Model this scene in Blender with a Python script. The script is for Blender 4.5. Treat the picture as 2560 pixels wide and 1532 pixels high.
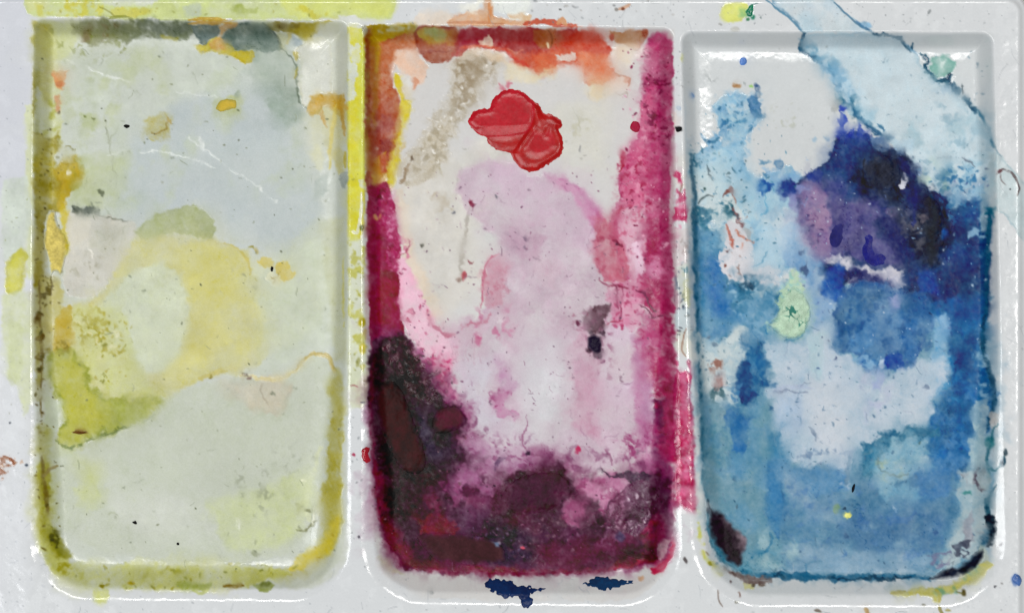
import bpy, math, random
import numpy as np

# ---------------------------------------------------------------- camera, light, exposure
S = 5e-5                      # one unit of the plan drawing (1/20 mm) in metres
CX, CY = 1280.0, 766.0        # middle of the plan
HC = 0.40                     # camera height above the palette's deck
scene = bpy.context.scene
for o in list(bpy.data.objects):
    bpy.data.objects.remove(o, do_unlink=True)

cd = bpy.data.cameras.new('camera')
cam = bpy.data.objects.new('camera', cd)
scene.collection.objects.link(cam)
cam.location = (0, 0, HC)
cd.sensor_fit = 'HORIZONTAL'
cd.sensor_width = 36.0
cd.lens = 36.0 * HC / (2560 * S)
cd.clip_start = 0.01
cd.clip_end = 20
scene.camera = cam
scene.render.resolution_x = 1024
scene.render.resolution_y = 612

wd = bpy.data.worlds.new('World')
scene.world = wd
wd.use_nodes = True
bg = wd.node_tree.nodes['Background']
bg.inputs[0].default_value = (0.97, 0.985, 1.0, 1)
bg.inputs[1].default_value = 0.18

def area(name, loc, size, power, col=(1, 1, 1), target=(0, 0, 0)):
    from mathutils import Vector
    ld = bpy.data.lights.new(name, 'AREA')
    ld.shape = 'RECTANGLE'
    ld.size, ld.size_y = size
    ld.energy = power
    ld.color = col
    o = bpy.data.objects.new(name, ld)
    scene.collection.objects.link(o)
    o.location = loc
    o.rotation_euler = (Vector(target) - Vector(loc)).to_track_quat('-Z', 'Y').to_euler()
    return o
area('window_light_back', (0.06, 0.44, 1.20), (0.60, 0.12), 4.9, (1.0, 0.985, 0.96), (0.06, 0.30, 0))
area('window_light_left', (-0.50, -0.27, 1.15), (0.56, 0.40), 6.8, (0.97, 0.985, 1.0), (-0.35, -0.2, 0))
area('lamp_right', (0.50, 0.02, 1.20), (0.09, 0.34), 2.8, (1.0, 0.97, 0.93), (0.35, 0, 0))
area('lamp_front', (0.10, -0.38, 1.20), (0.46, 0.06), 2.3, (1.0, 0.98, 0.95), (0.1, -0.3, 0))

vs = scene.view_settings
vs.view_transform = 'Standard'
vs.look = 'None'
vs.exposure = 0.0
vs.gamma = 1.0
vs.use_curve_mapping = False

# ---------------------------------------------------------------- plan grid
PITCH = 2.4
fx = np.arange(-20.0, 2580.1, PITCH)
fy = np.arange(-20.0, 1552.1, PITCH)
gx = np.concatenate([np.arange(-180, -20, 8.0), fx, np.arange(fx[-1] + 4, 2640, 6.0)])
gy = np.concatenate([np.arange(-80, -20, 5.0), fy, np.arange(fy[-1] + 6, 1720, 8.0)])
NX, NY = len(gx), len(gy)
X, Y = np.meshgrid(gx.astype(np.float32), gy.astype(np.float32))
rng = np.random.default_rng(7)
random.seed(7)

def sstep(a, b, v):
    t = np.clip((v - a) / (b - a), 0, 1)
    return t * t * (3 - 2 * t)

_fx = np.fft.rfftfreq(NX)[None, :]; _fy = np.fft.fftfreq(NY)[:, None]
_f2 = _fx ** 2 + _fy ** 2
def vnoise(cell, seed):
    """smooth isotropic noise whose blotches are about one cell across"""
    w = np.fft.rfft2(np.random.default_rng(seed).standard_normal((NY, NX)).astype(np.float32))
    sg = 0.42 * cell / PITCH
    n = np.fft.irfft2(w * np.exp(-2 * (np.pi * sg) ** 2 * _f2), (NY, NX))
    return (n / n.std() * 0.46).astype(np.float32)

CELLS = (5, 10, 20, 40, 90, 200)
NS = {c: vnoise(c, 100 + c) for c in CELLS}
# fractal sums that start at each size
FB = {}
for k, c in enumerate(CELLS):
    acc = 0; amp = 1.0; tot = 0
    for j in range(k, -1, -1):
        acc = acc + amp * np.roll(NS[CELLS[j]], (37 * j, 91 * j), (0, 1)); tot += amp; amp *= 0.55
    FB[c] = (acc / acc.std() * 0.40).astype(np.float32)

class Win:
    def __init__(s, x0, y0, x1, y1):
        s.i0 = max(0, np.searchsorted(gx, x0 - 20)); s.i1 = min(NX, np.searchsorted(gx, x1 + 20) + 1)
        s.j0 = max(0, np.searchsorted(gy, y0 - 14)); s.j1 = min(NY, np.searchsorted(gy, y1 + 14) + 1)
        s.sl = (slice(s.j0, s.j1), slice(s.i0, s.i1))
        s.X = X[s.sl]; s.Y = Y[s.sl]
    def n(s, cell, seed, table=None):
        T = (table or FB)[cell]
        oy = (seed * 7919) % NY; ox = (seed * 104729) % NX
        return T[np.ix_((np.arange(s.j0, s.j1) + oy) % NY, (np.arange(s.i0, s.i1) + ox) % NX)]
    @property
    def ok(s): return s.i1 - s.i0 > 1 and s.j1 - s.j0 > 1

def pairs(p):
    if len(p) and not hasattr(p[0], '__len__'):
        p = [(p[i], p[i + 1]) for i in range(0, len(p), 2)]
    return np.array(p, dtype=np.float32)

def smooth_closed(p, n=3):
    """rounded outline through the points; tangents are limited so that long edges do not bulge"""
    p = pairs(p); c = np.roll(p, -1, 0)
    L = np.linalg.norm(c - p, axis=1) + 1e-6; Lp = np.roll(L, 1)
    u = (c - p) / L[:, None]; cosv = np.clip((u * np.roll(u, 1, 0)).sum(1), 0, 1) ** 1.0 * 0.85 + 0.12
    tg = c - np.roll(p, 1, 0); tg = tg / (np.linalg.norm(tg, axis=1, keepdims=True) + 1e-6) * (np.minimum(L, Lp) * cosv)[:, None]
    tn = np.roll(tg, -1, 0)
    out = []
    for t in np.arange(n) / n:
        out.append((2 * t ** 3 - 3 * t * t + 1) * p + (t ** 3 - 2 * t * t + t) * tg + (3 * t * t - 2 * t ** 3) * c + (t ** 3 - t * t) * tn)
    return np.stack(out, 1).reshape(-1, 2)

def smooth_open(p, n=4):
    p = pairs(p)
    if len(p) < 3: return p
    q = np.vstack([2 * p[0] - p[1], p, 2 * p[-1] - p[-2]])
    out = []
    for i in range(1, len(q) - 2):
        a, b, c, d = q[i - 1], q[i], q[i + 1], q[i + 2]
        for t in np.arange(n) / n:
            out.append(0.5 * (2 * b + (c - a) * t + (2 * a - 5 * b + 4 * c - d) * t * t + (3 * b - a - 3 * c + d) * t ** 3))
    out.append(q[-2])
    return np.array(out, dtype=np.float32)

def sdf_poly(q, PX, PY):
    d2 = np.full(PX.shape, 1e12, np.float32); ins = np.zeros(PX.shape, bool)
    n = len(q)
    for i in range(n):
        ax, ay = q[i]; bx, by = q[(i + 1) % n]
        ex, ey = bx - ax, by - ay
        L = ex * ex + ey * ey
        if L < 1e-6: continue
        wx = PX - ax; wy = PY - ay
        t = np.clip((wx * ex + wy * ey) / L, 0, 1)
        dx = wx - ex * t; dy = wy - ey * t
        np.minimum(d2, dx * dx + dy * dy, out=d2)
        if ey != 0:
            c = (ay > PY) != (by > PY)
            ins ^= c & (PX < ex * (PY - ay) / ey + ax)
    d = np.sqrt(d2)
    return np.where(ins, d, -d)

def dist_line(q, PX, PY):
    d2 = np.full(PX.shape, 1e12, np.float32); tt = np.zeros(PX.shape, np.float32)
    n = len(q)
    for i in range(n - 1):
        ax, ay = q[i]; bx, by = q[i + 1]
        ex, ey = bx - ax, by - ay
        L = ex * ex + ey * ey + 1e-9
        wx = PX - ax; wy = PY - ay
        t = np.clip((wx * ex + wy * ey) / L, 0, 1)
        dd = (wx - ex * t) ** 2 + (wy - ey * t) ** 2
        m = dd < d2
        d2 = np.where(m, dd, d2); tt = np.where(m, (i + t) / (n - 1), tt)
    return np.sqrt(d2), tt

# ---------------------------------------------------------------- shape of the palette (heights in plan units, deck = 0)
DEPTH = 66.0
def lerp(a, b, t): return a + (b - a) * t

def well_sdf(w, PX, PY):
    """signed distance inside the rim: a box whose sides lean, small radius at the top, wide at the bottom"""
    t = (PY - w['y0']) / (w['y1'] - w['y0'])
    xl = lerp(w['xl'][0], w['xl'][1], t); xr = lerp(w['xr'][0], w['xr'][1], t)
    cx = (xl + xr) / 2; hw = (xr - xl) / 2
    yc = (w['y0'] + w['y1']) / 2 + w['skew'] * (PX - cx); hh = (w['y1'] - w['y0']) / 2
    r = np.where(PY < yc, w['rt'], w['rb'])
    qx = np.abs(PX - cx) - hw + r; qy = np.abs(PY - yc) - hh + r
    return -(np.sqrt(np.maximum(qx, 0) ** 2 + np.maximum(qy, 0) ** 2) + np.minimum(np.maximum(qx, qy), 0) - r)

WELLS = [
    dict(xl=(84, 72), xr=(872, 872), y0=50, y1=1500, rt=26, rb=150, skew=0.010),
    dict(xl=(908, 905), xr=(1684, 1706), y0=66, y1=1512, rt=26, rb=155, skew=0.010),
    dict(xl=(1702, 1738), xr=(2484, 2520), y0=80, y1=1516, rt=30, rb=165, skew=0.004),
]
def sp(t, k): return k * np.logaddexp(0, t / k)
def ramp(t, k1, k2): return np.clip(sp(t, k1) - sp(t - 1, k2), 0, 1.2)

Dw = [well_sdf(w, X, Y).astype(np.float32) for w in WELLS]
Z = np.zeros_like(X)
low = sstep(700, 1400, Y)                      # the ledge inside the rim widens towards the bottom
for D in Dw:
    b = 1 + 26 * low
    on = D > -40
    Z -= (3 + 9 * low) * ramp((D + 1) / (b + 5), 0.28 - 0.14 * low, 0.12) * on          # ledge just inside the rim
    dp = DEPTH * (1 - 0.22 * low)
    Z -= 0.86 * dp * ramp((D - b - 3) / (29 + 14 * low), 0.05, 0.12) * on               # steep wall
    Z -= 0.14 * dp * ramp((D - b - 30 - 14 * low) / 46, 0.10, 0.12) * on               # shallow slope down to the floor
# outer edge of the tray
def rbox(x0, y0, x1, y1, r):
    qx = np.abs(X - (x0 + x1) / 2) - (x1 - x0) / 2 + r; qy = np.abs(Y - (y0 + y1) / 2) - (y1 - y0) / 2 + r
    return -(np.sqrt(np.maximum(qx, 0) ** 2 + np.maximum(qy, 0) ** 2) + np.minimum(np.maximum(qx, qy), 0) - r)
De = rbox(-150, 1, 2549, 1680, 34)
Z -= 14 * ramp(-De / 10, 0.22, 0.3)
Z -= 200 * ramp((-De - 22) / 40, 0.06, 0.06)
Z += 0.55 * FB[200] + 0.25 * FB[40]            # moulded plastic is never quite flat
INW = [D > 0 for D in Dw]
# the stains were measured on a plan seen from above: a point on the sunken floor lies a little further out
X0, Y0 = X, Y
kf = (HC / (HC - Z * S)).astype(np.float32)
X = (CX + (X0 - CX) * kf).astype(np.float32); Y = (CY + (Y0 - CY) * kf).astype(np.float32)

# ---------------------------------------------------------------- colour, roughness, grit and relief carried by the surface
C = np.empty((NY, NX, 3), np.float32); C[:] = np.array((215, 218, 220), np.float32) / 255
ROU = np.full((NY, NX), 0.12, np.float32)
GRIT = np.full((NY, NX), 0.03, np.float32)
REL = np.zeros((NY, NX), np.float32)
FILMS = []
_seed = [1]
PARENT = ['deck']
DRY = [0.36]                                     # roughness a wash dries to

def colf(c): return np.array(c, np.float32) / 255

def put(W, m, col, var=0.05, vcell=40, col2=None, grad=None):
    """blend a pigment into the surface with mask m"""
    _seed[0] += 1
    c = np.broadcast_to(colf(col), m.shape + (3,))
    if col2 is not None:
        if grad is None:
            g = sstep(-0.5, 0.5, W.n(vcell, _seed[0] + 50))
        else:
            ax, ay, bx, by = grad
            L = (bx - ax) ** 2 + (by - ay) ** 2
            g = sstep(0, 1, ((W.X - ax) * (bx - ax) + (W.Y - ay) * (by - ay)) / L + 0.18 * W.n(40, _seed[0] + 51))
        c = c * (1 - g[..., None]) + colf(col2) * g[..., None]
    if var:
        c = c * (1 + var * W.n(vcell, _seed[0] + 3)[..., None] + 0.4 * var * W.n(5, _seed[0] + 9)[..., None])
    a = np.clip(m, 0, 1)[..., None]
    C[W.sl] = C[W.sl] * (1 - a) + np.clip(c, 0, 1) * a

def wash(p, col, op=0.85, soft=6, warp=(4, 20), edge=0, ew=5, ec=None, gran=0.25, gcell=20, var=0.05, vcell=40,
         col2=None, grad=None, t=0.0, rough=0.0, rcell=10, film=None, rou=None, grit=None, thr=None, sm=3, label=None):
    q = smooth_closed(p, sm) if sm > 1 else pairs(p)
    mg = soft + warp[0] * 1.6 + 6
    W = Win(q[:, 0].min() - mg, q[:, 1].min() - mg, q[:, 0].max() + mg, q[:, 1].max() + mg)
    if not W.ok: return
    _seed[0] += 1; sd = _seed[0]
    wx = 1.3 * warp[0] * W.n(warp[1], sd) + 1.6 * W.n(5, sd + 2); wy = 1.3 * warp[0] * W.n(warp[1], sd + 17) + 1.6 * W.n(5, sd + 4)
    d = sdf_poly(q, W.X + wx, W.Y + wy)
    sv = soft * (0.45 + 2.6 * sstep(-0.1, 0.75, W.n(90, sd + 23)) + 0.5 * sstep(0, 0.6, W.n(20, sd + 24)))   # crisp here, bled out there
    m = sstep(-sv, sv, d)
    if thr is not None:                       # mottled: keep only the blotches of a noise
        cell, lo, hi = thr
        m = m * sstep(lo, hi, W.n(cell, sd + 31))
    a = m * op
    if gran: a = a * np.clip(1 + gran * W.n(gcell, sd + 5) + 0.5 * gran * W.n(5, sd + 6) + 0.8 * gran * W.n(90, sd + 7), 0, 1.2)
    put(W, a, col, var, vcell, col2, grad)
    if edge:
        e = np.exp(-((d - ew * 0.6) / ew) ** 2) * m * edge * np.clip(0.65 + 0.7 * W.n(20, sd + 8), 0, 1)
        put(W, e, ec if ec is not None else tuple(0.55 * np.array(col)), 0.06, 10)
        REL[W.sl] += 0.12 * e
    if t or rough:
        REL[W.sl] += m * (0.5 * t + 0.45 * rough * W.n(rcell, sd + 12))
    rr_ = (DRY[0] if rou is None else rou); mm_ = np.clip(a, 0, 1)
    ROU[W.sl] = ROU[W.sl] * (1 - mm_) + rr_ * mm_
    if grit is not None: GRIT[W.sl] = GRIT[W.sl] * (1 - m) + grit * m
    if film: FILMS.append((film, PARENT[0], W, np.clip(a / max(op, 1e-3), 0, 1) if thr is None else m, label, col))
    return W, d, m

def line(p, width, col, op=0.9, soft=1.5, warp=(2, 20), gaps=0.0, gcell=20, rel=0.0, smooth=True, taper=True, rou=None, film=None, label=None):
    q = smooth_open(p) if smooth else pairs(p)
    mg = width + soft + warp[0] * 2 + 4
    W = Win(q[:, 0].min() - mg, q[:, 1].min() - mg, q[:, 0].max() + mg, q[:, 1].max() + mg)
    if not W.ok: return
    _seed[0] += 1; sd = _seed[0]
    d, tt = dist_line(q, W.X + warp[0] * W.n(warp[1], sd), W.Y + warp[0] * W.n(warp[1], sd + 3))
    w = width / 2
    if taper: w = w * (0.35 + 0.65 * np.sin(np.pi * np.clip(tt, 0.02, 0.98)) ** 0.5)
    w = w * (1 + 0.35 * W.n(20, sd + 2))
    m = 1 - sstep(w - soft * 0.5, w + soft, d)
    if gaps: m = m * sstep(gaps - 0.35, gaps + 0.1, W.n(gcell, sd + 4) + 0.5)
    put(W, m * op, col, 0.06, 10)
    if rel: REL[W.sl] += rel * m
    if rou is not None: ROU[W.sl] = ROU[W.sl] * (1 - m) + rou * m
    if film: FILMS.append((film, PARENT[0], W, m, label, col))

def dot(x, y, rx, ry, col, ang=0, op=0.95, soft=0.35, warp=2.0, rel=0.0, ring=0, film=None, label=None):
    R = max(rx, ry) * 1.8 + 6
    W = Win(x - R, y - R, x + R, y + R)
    if not W.ok: return
    _seed[0] += 1; sd = _seed[0]
    dx = W.X - x + warp * W.n(10, sd); dy = W.Y - y + warp * W.n(10, sd + 5)
    ca, sa = math.cos(math.radians(ang)), math.sin(math.radians(ang))
    r = np.sqrt(((dx * ca + dy * sa) / rx) ** 2 + ((-dx * sa + dy * ca) / ry) ** 2)
    m = 1 - sstep(1 - soft, 1 + soft, r)
    if ring: m2 = m * (1 - ring * (1 - sstep(0.45, 0.85, r)))
    else: m2 = m
    put(W, m2 * op, col, 0.08, 10)
    if rel: REL[W.sl] += rel * m
    if film: FILMS.append((film, PARENT[0], W, m, label, col))

def specks(n, box, cols, r=(1.2, 3.2), op=(0.3, 0.8), poly=None, stretch=2.0):
    q = smooth_closed(poly, 2) if poly is not None else None
    rr = np.random.default_rng(_seed[0] * 13 + 5); _seed[0] += 1
    for _ in range(n):
        x = rr.uniform(box[0], box[2]); y = rr.uniform(box[1], box[3])
        if q is not None and sdf_poly(q, np.array([[x]]), np.array([[y]]))[0, 0] < 0: continue
        a = rr.uniform(*r) * (0.6 if rr.random() < 0.5 else 1.0)
        dot(x, y, a * rr.uniform(1, stretch), a, cols[rr.integers(len(cols))], rr.uniform(0, 180), rr.uniform(*op), 0.5, 1.0)

def hairs(n, box, cols, L=(12, 40), w=1.6, op=(0.2, 0.5), ang=None):
    rr = np.random.default_rng(_seed[0] * 17 + 3); _seed[0] += 1
    for _ in range(int(n * 0.42)):
        x = rr.uniform(box[0], box[2]); y = rr.uniform(box[1], box[3]); a = rr.normal() * 0.5 + (0.0 if rr.random() < 0.4 else 1.4) if ang is None else ang + rr.normal() * 0.35
        l = rr.uniform(*L); k = rr.normal() * 0.9; pts = []
        for s in range(4):
            pts += [x, y]; x += math.cos(a) * l / 3; y += math.sin(a) * l / 3; a += k * 0.22
        line(pts, w, cols[rr.integers(len(cols))], rr.uniform(*op), 1.4, (1.5, 10))

def mottle(p, col, cell=20, lo=0.1, hi=0.4, op=0.8, soft=12, **k):
    lo -= 0.08; hi += 0.22
    wash(p, col, op, soft, thr=(cell, lo, hi), gran=k.pop('gran', 0.15), **k)
def B(x0, y0, x1, y1): return (x0, y0, x1, y0, x1, y1, x0, y1)
# ================================================================ DECK STAINS
PARENT[0] = 'deck'; DRY[0] = 0.15
wash(B(-200, -100, 75, 480), (210, 213, 221), 0.8, 40, gran=0, var=0.01)
wash(B(-200, 700, 60, 1700), (221, 224, 228), 0.7, 40, gran=0, var=0.015)  # lighter tone paints in the sheen at the lower left of the deck
wash(B(2440, -80, 2640, 1700), (214, 217, 219), 0.8, 20, gran=0, var=0.015)
# yellow green wash along the top
wash((62, -30, 980, -30, 985, 25, 972, 52, 900, 46, 868, 40, 838, 50, 500, 52, 380, 50, 300, 46, 120, 42, 68, 36), (206, 217, 150), 0.85, 3,
     (4, 40), 0.3, 5, (180, 190, 100), film='paint_wash', label='pale yellow green wash on the deck above the left well')
wash((250, -20, 385, -20, 400, 12, 330, 18, 262, 14), (212, 217, 208), 0.9, 8)
wash((60, -10, 120, -10, 115, 20, 72, 30), (212, 214, 150), 0.6, 6)
mottle((160, -5, 250, -5, 245, 30, 200, 45, 165, 40), (203, 193, 62), 20, -0.4, 0.1, 0.85, 8)
mottle((90, 10, 260, 15, 260, 46, 90, 40), (206, 200, 80), 20, -0.1, 0.3, 0.7, 8)
wash((272, 24, 330, 20, 385, 24, 380, 36, 300, 44, 275, 40), (203, 196, 82), 0.7, 5)
wash((378, 8, 430, 2, 440, 30, 400, 46, 380, 30), (206, 216, 148), 0.9, 4)
wash((458, 18, 490, 10, 508, 22, 500, 44, 462, 46), (182, 192, 176), 0.75, 6)
wash((585, 14, 600, 10, 612, 20, 645, 22, 642, 34, 600, 36, 586, 30), (150, 164, 70), 0.8, 5)
wash((690, -20, 980, -20, 984, 25, 960, 48, 900, 40, 850, 35, 780, 45, 720, 42), (213, 219, 122), 0.75, 10)
mottle((745, 15, 835, 12, 835, 48, 745, 48), (200, 190, 60), 20, -0.2, 0.3, 0.7, 6)
line((250, 18, 275, 30, 285, 40, 300, 46), 4, (140, 140, 70), 0.6)
specks(22, (80, 0, 900, 46), [(140, 145, 70), (160, 150, 70)], (1.2, 3), (0.3, 0.6))
line((270, 46, 300, 42, 330, 48), 8, (130, 135, 50), 0.7, gaps=0.3)
line((470, 50, 520, 47, 590, 55), 9, (196, 158, 60), 0.85)
# left edge of the deck
wash((62, 260, 84, 260, 84, 700, 70, 700, 62, 500), (212, 218, 170), 0.7, 6)
wash((8, 450, 70, 440, 78, 560, 50, 640, 10, 650, 4, 560), (207, 216, 204), 0.8, 8)
wash((16, 655, 50, 620, 66, 640, 60, 700, 40, 740, 18, 740, 12, 700), (205, 203, 88), 0.85, 7, (5, 20), 0.2, film='paint_wash', label='yellow smear on the left edge of the deck')
wash((4, 740, 60, 730, 84, 760, 80, 1000, 60, 1040, 40, 960, 14, 940, 6, 820), (208, 215, 172), 0.7, 8)
wash((20, 800, 55, 800, 60, 900, 40, 965, 18, 950), (200, 208, 160), 0.5, 8)
specks(20, (5, 430, 80, 1120), [(150, 156, 100), (140, 140, 120)], (1.2, 2.4), (0.3, 0.6))
mottle((-60, 1130, 20, 1140, 36, 1155, 20, 1180, 4, 1200, -60, 1205), (140, 84, 54), 10, -0.4, 0.1, 0.9, 3, grit=0.8, rough=2.0, label='brown smear at the left edge of the deck', film='paint_smear')
mottle((-40, 1140, 22, 1150, 20, 1170, -40, 1190), (206, 176, 150), 10, 0.15, 0.35, 0.8, 3)
specks(5, (30, 1140, 60, 1160), [(190, 150, 120)], (2, 4))
dot(66, 1161, 5, 4, (70, 80, 95)); dot(132, 1464, 3.5, 3, (80, 85, 90)); dot(25, 1057, 3, 3, (90, 95, 105))
specks(40, (-20, 1150, 200, 1552), [(190, 194, 200), (176, 182, 190)], (1.5, 3.5), (0.2, 0.5))
hairs(10, (-10, 1300, 200, 1540), [(150, 156, 165)], (14, 40), 1.6, (0.3, 0.6))
wash((236, 1470, 265, 1468, 272, 1482, 262, 1505, 245, 1510, 234, 1500), (205, 210, 130), 0.8, 3, (3, 20), 0.4, 3, (180, 185, 90), film='paint_drip', label='pale yellow green drip under the left well')
# divider between left and middle well
wash((868, 62, 884, 58, 912, 66, 913, 200, 914, 400, 914, 480, 908, 560, 900, 600, 876, 606, 868, 580, 866, 300), (213, 205, 56), 0.9, 3, (2, 20), 0.3, 3,
     (170, 165, 30), col2=(216, 214, 84), film='paint_wash', label='bright yellow paint on the left divider')
wash((902, 70, 914, 70, 914, 480, 904, 480, 900, 300), (205, 212, 96), 0.7, 4)
for a in ((858, 90, 872, 80, 880, 120, 878, 160, 890, 150, 896, 190, 884, 205, 868, 190), (864, 205, 884, 200, 888, 250, 866, 252), (874, 110, 900, 115, 898, 160, 880, 165), (896, 448, 908, 448, 910, 470, 898, 468)):
    wash(a, (212, 217, 205), 0.9, 3, (4, 10))
wash((846, 40, 880, 36, 905, 52, 920, 60, 905, 72, 880, 70, 862, 62), (216, 219, 214), 0.9, 4, (4, 20))
line((905, 482, 902, 540, 893, 580, 882, 578), 9, (222, 224, 210), 0.9, rel=0.6)
wash((862, 600, 912, 595, 914, 760, 924, 900, 920, 1010, 880, 1020, 862, 900), (211, 217, 184), 0.75, 8)
mottle((868, 600, 914, 600, 922, 900, 918, 960, 872, 900), (186, 184, 80), 20, 0.15, 0.4, 0.8, 5)
specks(40, (866, 420, 924, 980), [(120, 124, 50), (150, 145, 60), (110, 112, 60)], (1.2, 3.0), (0.3, 0.7))
dot(905, 805, 9, 12, (172, 160, 36)); dot(907, 872, 8, 13, (196, 184, 52)); dot(904, 570, 5, 7, (70, 80, 20), 20)
dot(895, 905, 5, 12, (150, 150, 80), 10, 0.7); line((876, 965, 885, 962, 894, 966), 3, (170, 110, 110), 0.8); dot(908, 1006, 6, 3, (95, 95, 105))
dot(884, 1137, 5, 4, (170, 60, 90)); dot(897, 1341, 3, 4, (60, 64, 72)); specks(24, (866, 1000, 925, 1480), [(130, 136, 140), (100, 105, 110)], (1.2, 2.6), (0.3, 0.7))
# above the middle well
wash((1030, 58, 1050, 34, 1090, 26, 1125, 34, 1130, 52, 1100, 68, 1040, 68), (226, 212, 196), 0.8, 7)
wash((1125, 66, 1118, 52, 1140, 36, 1180, 28, 1205, 20, 1216, -20, 1236, -20, 1228, 22, 1232, 40, 1262, 50, 1320, 48, 1330, 62, 1250, 70, 1180, 68), (216, 164, 122), 0.85, 4, (5, 20), 0.3, 4,
     (190, 120, 80), film='paint_wash', label='peach orange wash on the deck above the middle well')
line((1120, 58, 1160, 56, 1210, 58, 1260, 62), 6, (196, 130, 96), 0.6)
line((1222, 10, 1224, 30, 1224, 56), 9, (206, 132, 80), 0.7)
wash((1150, 10, 1195, 4, 1206, -14, 1212, 4, 1196, 22, 1178, 30, 1150, 26), (233, 233, 222), 0.9, 3, (5, 10), t=1.0)
wash((1234, -14, 1300, -20, 1330, 10, 1312, 32, 1330, 50, 1290, 50, 1268, 38, 1240, 34, 1230, 16), (230, 234, 228), 0.9, 4, (6, 20), t=1.0, rough=0.6, film='chalky_patch', label='chalky white flake patch above the middle well')
wash((1300, 40, 1330, 38, 1322, 54, 1306, 52), (218, 176, 130), 0.7, 3); wash((1272, 36, 1312, 34, 1308, 44, 1280, 46), (222, 182, 140), 0.7, 4)
line((1310, 62, 1345, 56, 1385, 60, 1392, 68, 1430, 64, 1440, 70), 16, (194, 84, 60), 0.9, 2, (4, 10))
line((1395, 60, 1405, 50, 1415, 62), 12, (214, 150, 104), 0.85); line((1440, 68, 1500, 72, 1540, 74), 5, (212, 150, 130), 0.6)
line((1545, 24, 1562, 20, 1575, 12), 9, (206, 160, 130), 0.8); dot(1558, 24, 4, 4, (130, 80, 60)); dot(1541, 25, 4, 5, (150, 146, 140)); dot(1401, 24, 3, 3, (120, 120, 120))
specks(30, (1320, 0, 1720, 60), [(150, 155, 158), (120, 120, 122), (170, 166, 160)], (1.4, 3.2), (0.3, 0.6)); hairs(8, (1330, 0, 1720, 60), [(150, 155, 158)])
# divider between middle and right well
specks(30, (1680, 100, 1722, 480), [(110, 116, 120), (150, 150, 150)], (1.3, 2.8), (0.3, 0.7))
dot(1706, 145, 5, 12, (214, 216, 150), 0, 0.7); dot(1697, 271, 5, 5, (150, 175, 205), 0, 0.8, ring=0.6)
wash((1672, 284, 1690, 280, 1698, 300, 1692, 330, 1672, 320), (222, 208, 202), 0.85, 4)
line((1690, 320, 1700, 322, 1704, 326), 9, (28, 26, 32), 0.95, rel=2)
wash((1664, 386, 1720, 386, 1722, 500, 1714, 480, 1700, 470, 1678, 470, 1664, 480), (214, 212, 206), 0.7, 5)
line((1718, 400, 1718, 430, 1706, 460, 1700, 490), 5, (140, 110, 96), 0.7, gaps=0.3)
mottle((1668, 440, 1690, 425, 1704, 440, 1712, 480, 1722, 540, 1726, 570, 1700, 575, 1680, 590, 1666, 560), (188, 56, 100), 20, -0.35, 0.1, 0.9, 5, rough=1.0, grit=0.4, film='paint_smear', label='crimson smear on the right divider')
mottle((1690, 500, 1724, 520, 1728, 570, 1700, 580), (216, 140, 168), 10, 0.1, 0.4, 0.8, 4)
wash((1676, 575, 1728, 570, 1734, 640, 1726, 680, 1690, 690, 1672, 660), (214, 206, 206), 0.8, 6)
mottle((1690, 600, 1732, 590, 1736, 650, 1706, 640), (160, 140, 136), 10, 0.2, 0.4, 0.5, 4)
wash((1690, 668, 1732, 650, 1736, 690, 1738, 760, 1690, 770, 1684, 720), (196, 204, 196), 0.75, 5)
mottle((1700, 655, 1736, 650, 1736, 680, 1710, 680), (50, 110, 130), 10, -0.1, 0.3, 0.9, 3)
line((1686, 690, 1690, 710, 1682, 740, 1678, 790), 7, (60, 74, 104), 0.8, gaps=0.1); mottle((1706, 680, 1732, 680, 1732, 760, 1712, 770), (190, 190, 140), 20, -0.2, 0.3, 0.6, 5)
wash((1686, 770, 1740, 770, 1742, 830, 1700, 840, 1684, 810), (186, 200, 204), 0.7, 8); wash((1684, 830, 1742, 830, 1744, 1000, 1740, 920, 1720, 890, 1690, 870), (216, 216, 198), 0.7, 6)
specks(50, (1684, 600, 1742, 860), [(70, 90, 110), (110, 120, 120), (60, 60, 70)], (1.5, 3.5), (0.4, 0.8))
line((1716, 820, 1708, 840, 1704, 870, 1716, 890), 4, (150, 110, 90), 0.7)
wash((1684, 880, 1700, 930, 1722, 930, 1722, 900, 1730, 905, 1727, 950, 1726, 1000, 1730, 1040, 1736, 1080, 1740, 1160, 1740, 1230, 1745, 1260, 1735, 1280, 1716, 1272, 1702, 1255, 1694, 1270, 1688, 1240, 1684, 1100, 1682, 960),
     (172, 34, 78), 0.93, 4, (6, 20), 0.3, 5, (120, 14, 46), gran=0.4, var=0.15, vcell=20, col2=(204, 96, 136), t=1.5, rough=0.8, rou=0.14, film='paint_drip', label='glossy crimson drip running down the right divider')
wash((1700, 940, 1720, 935, 1716, 990, 1722, 1060, 1712, 1070, 1700, 1010), (206, 110, 146), 0.7, 6, (4, 20)); wash((1716, 1220, 1742, 1225, 1744, 1262, 1730, 1278, 1716, 1268), (212, 134, 160), 0.75, 5)
wash((1704, 1262, 1712, 1284, 1694, 1284, 1698, 1268), (232, 234, 234), 0.9, 2)
wash((1745, 1000, 1752, 1200, 1762, 1330, 1750, 1330, 1744, 1270), (214, 214, 180), 0.7, 4); mottle((1738, 1270, 1750, 1270, 1772, 1400, 1800, 1430, 1760, 1400), (196, 196, 90), 20, 0.0, 0.3, 0.8, 5)
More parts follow.
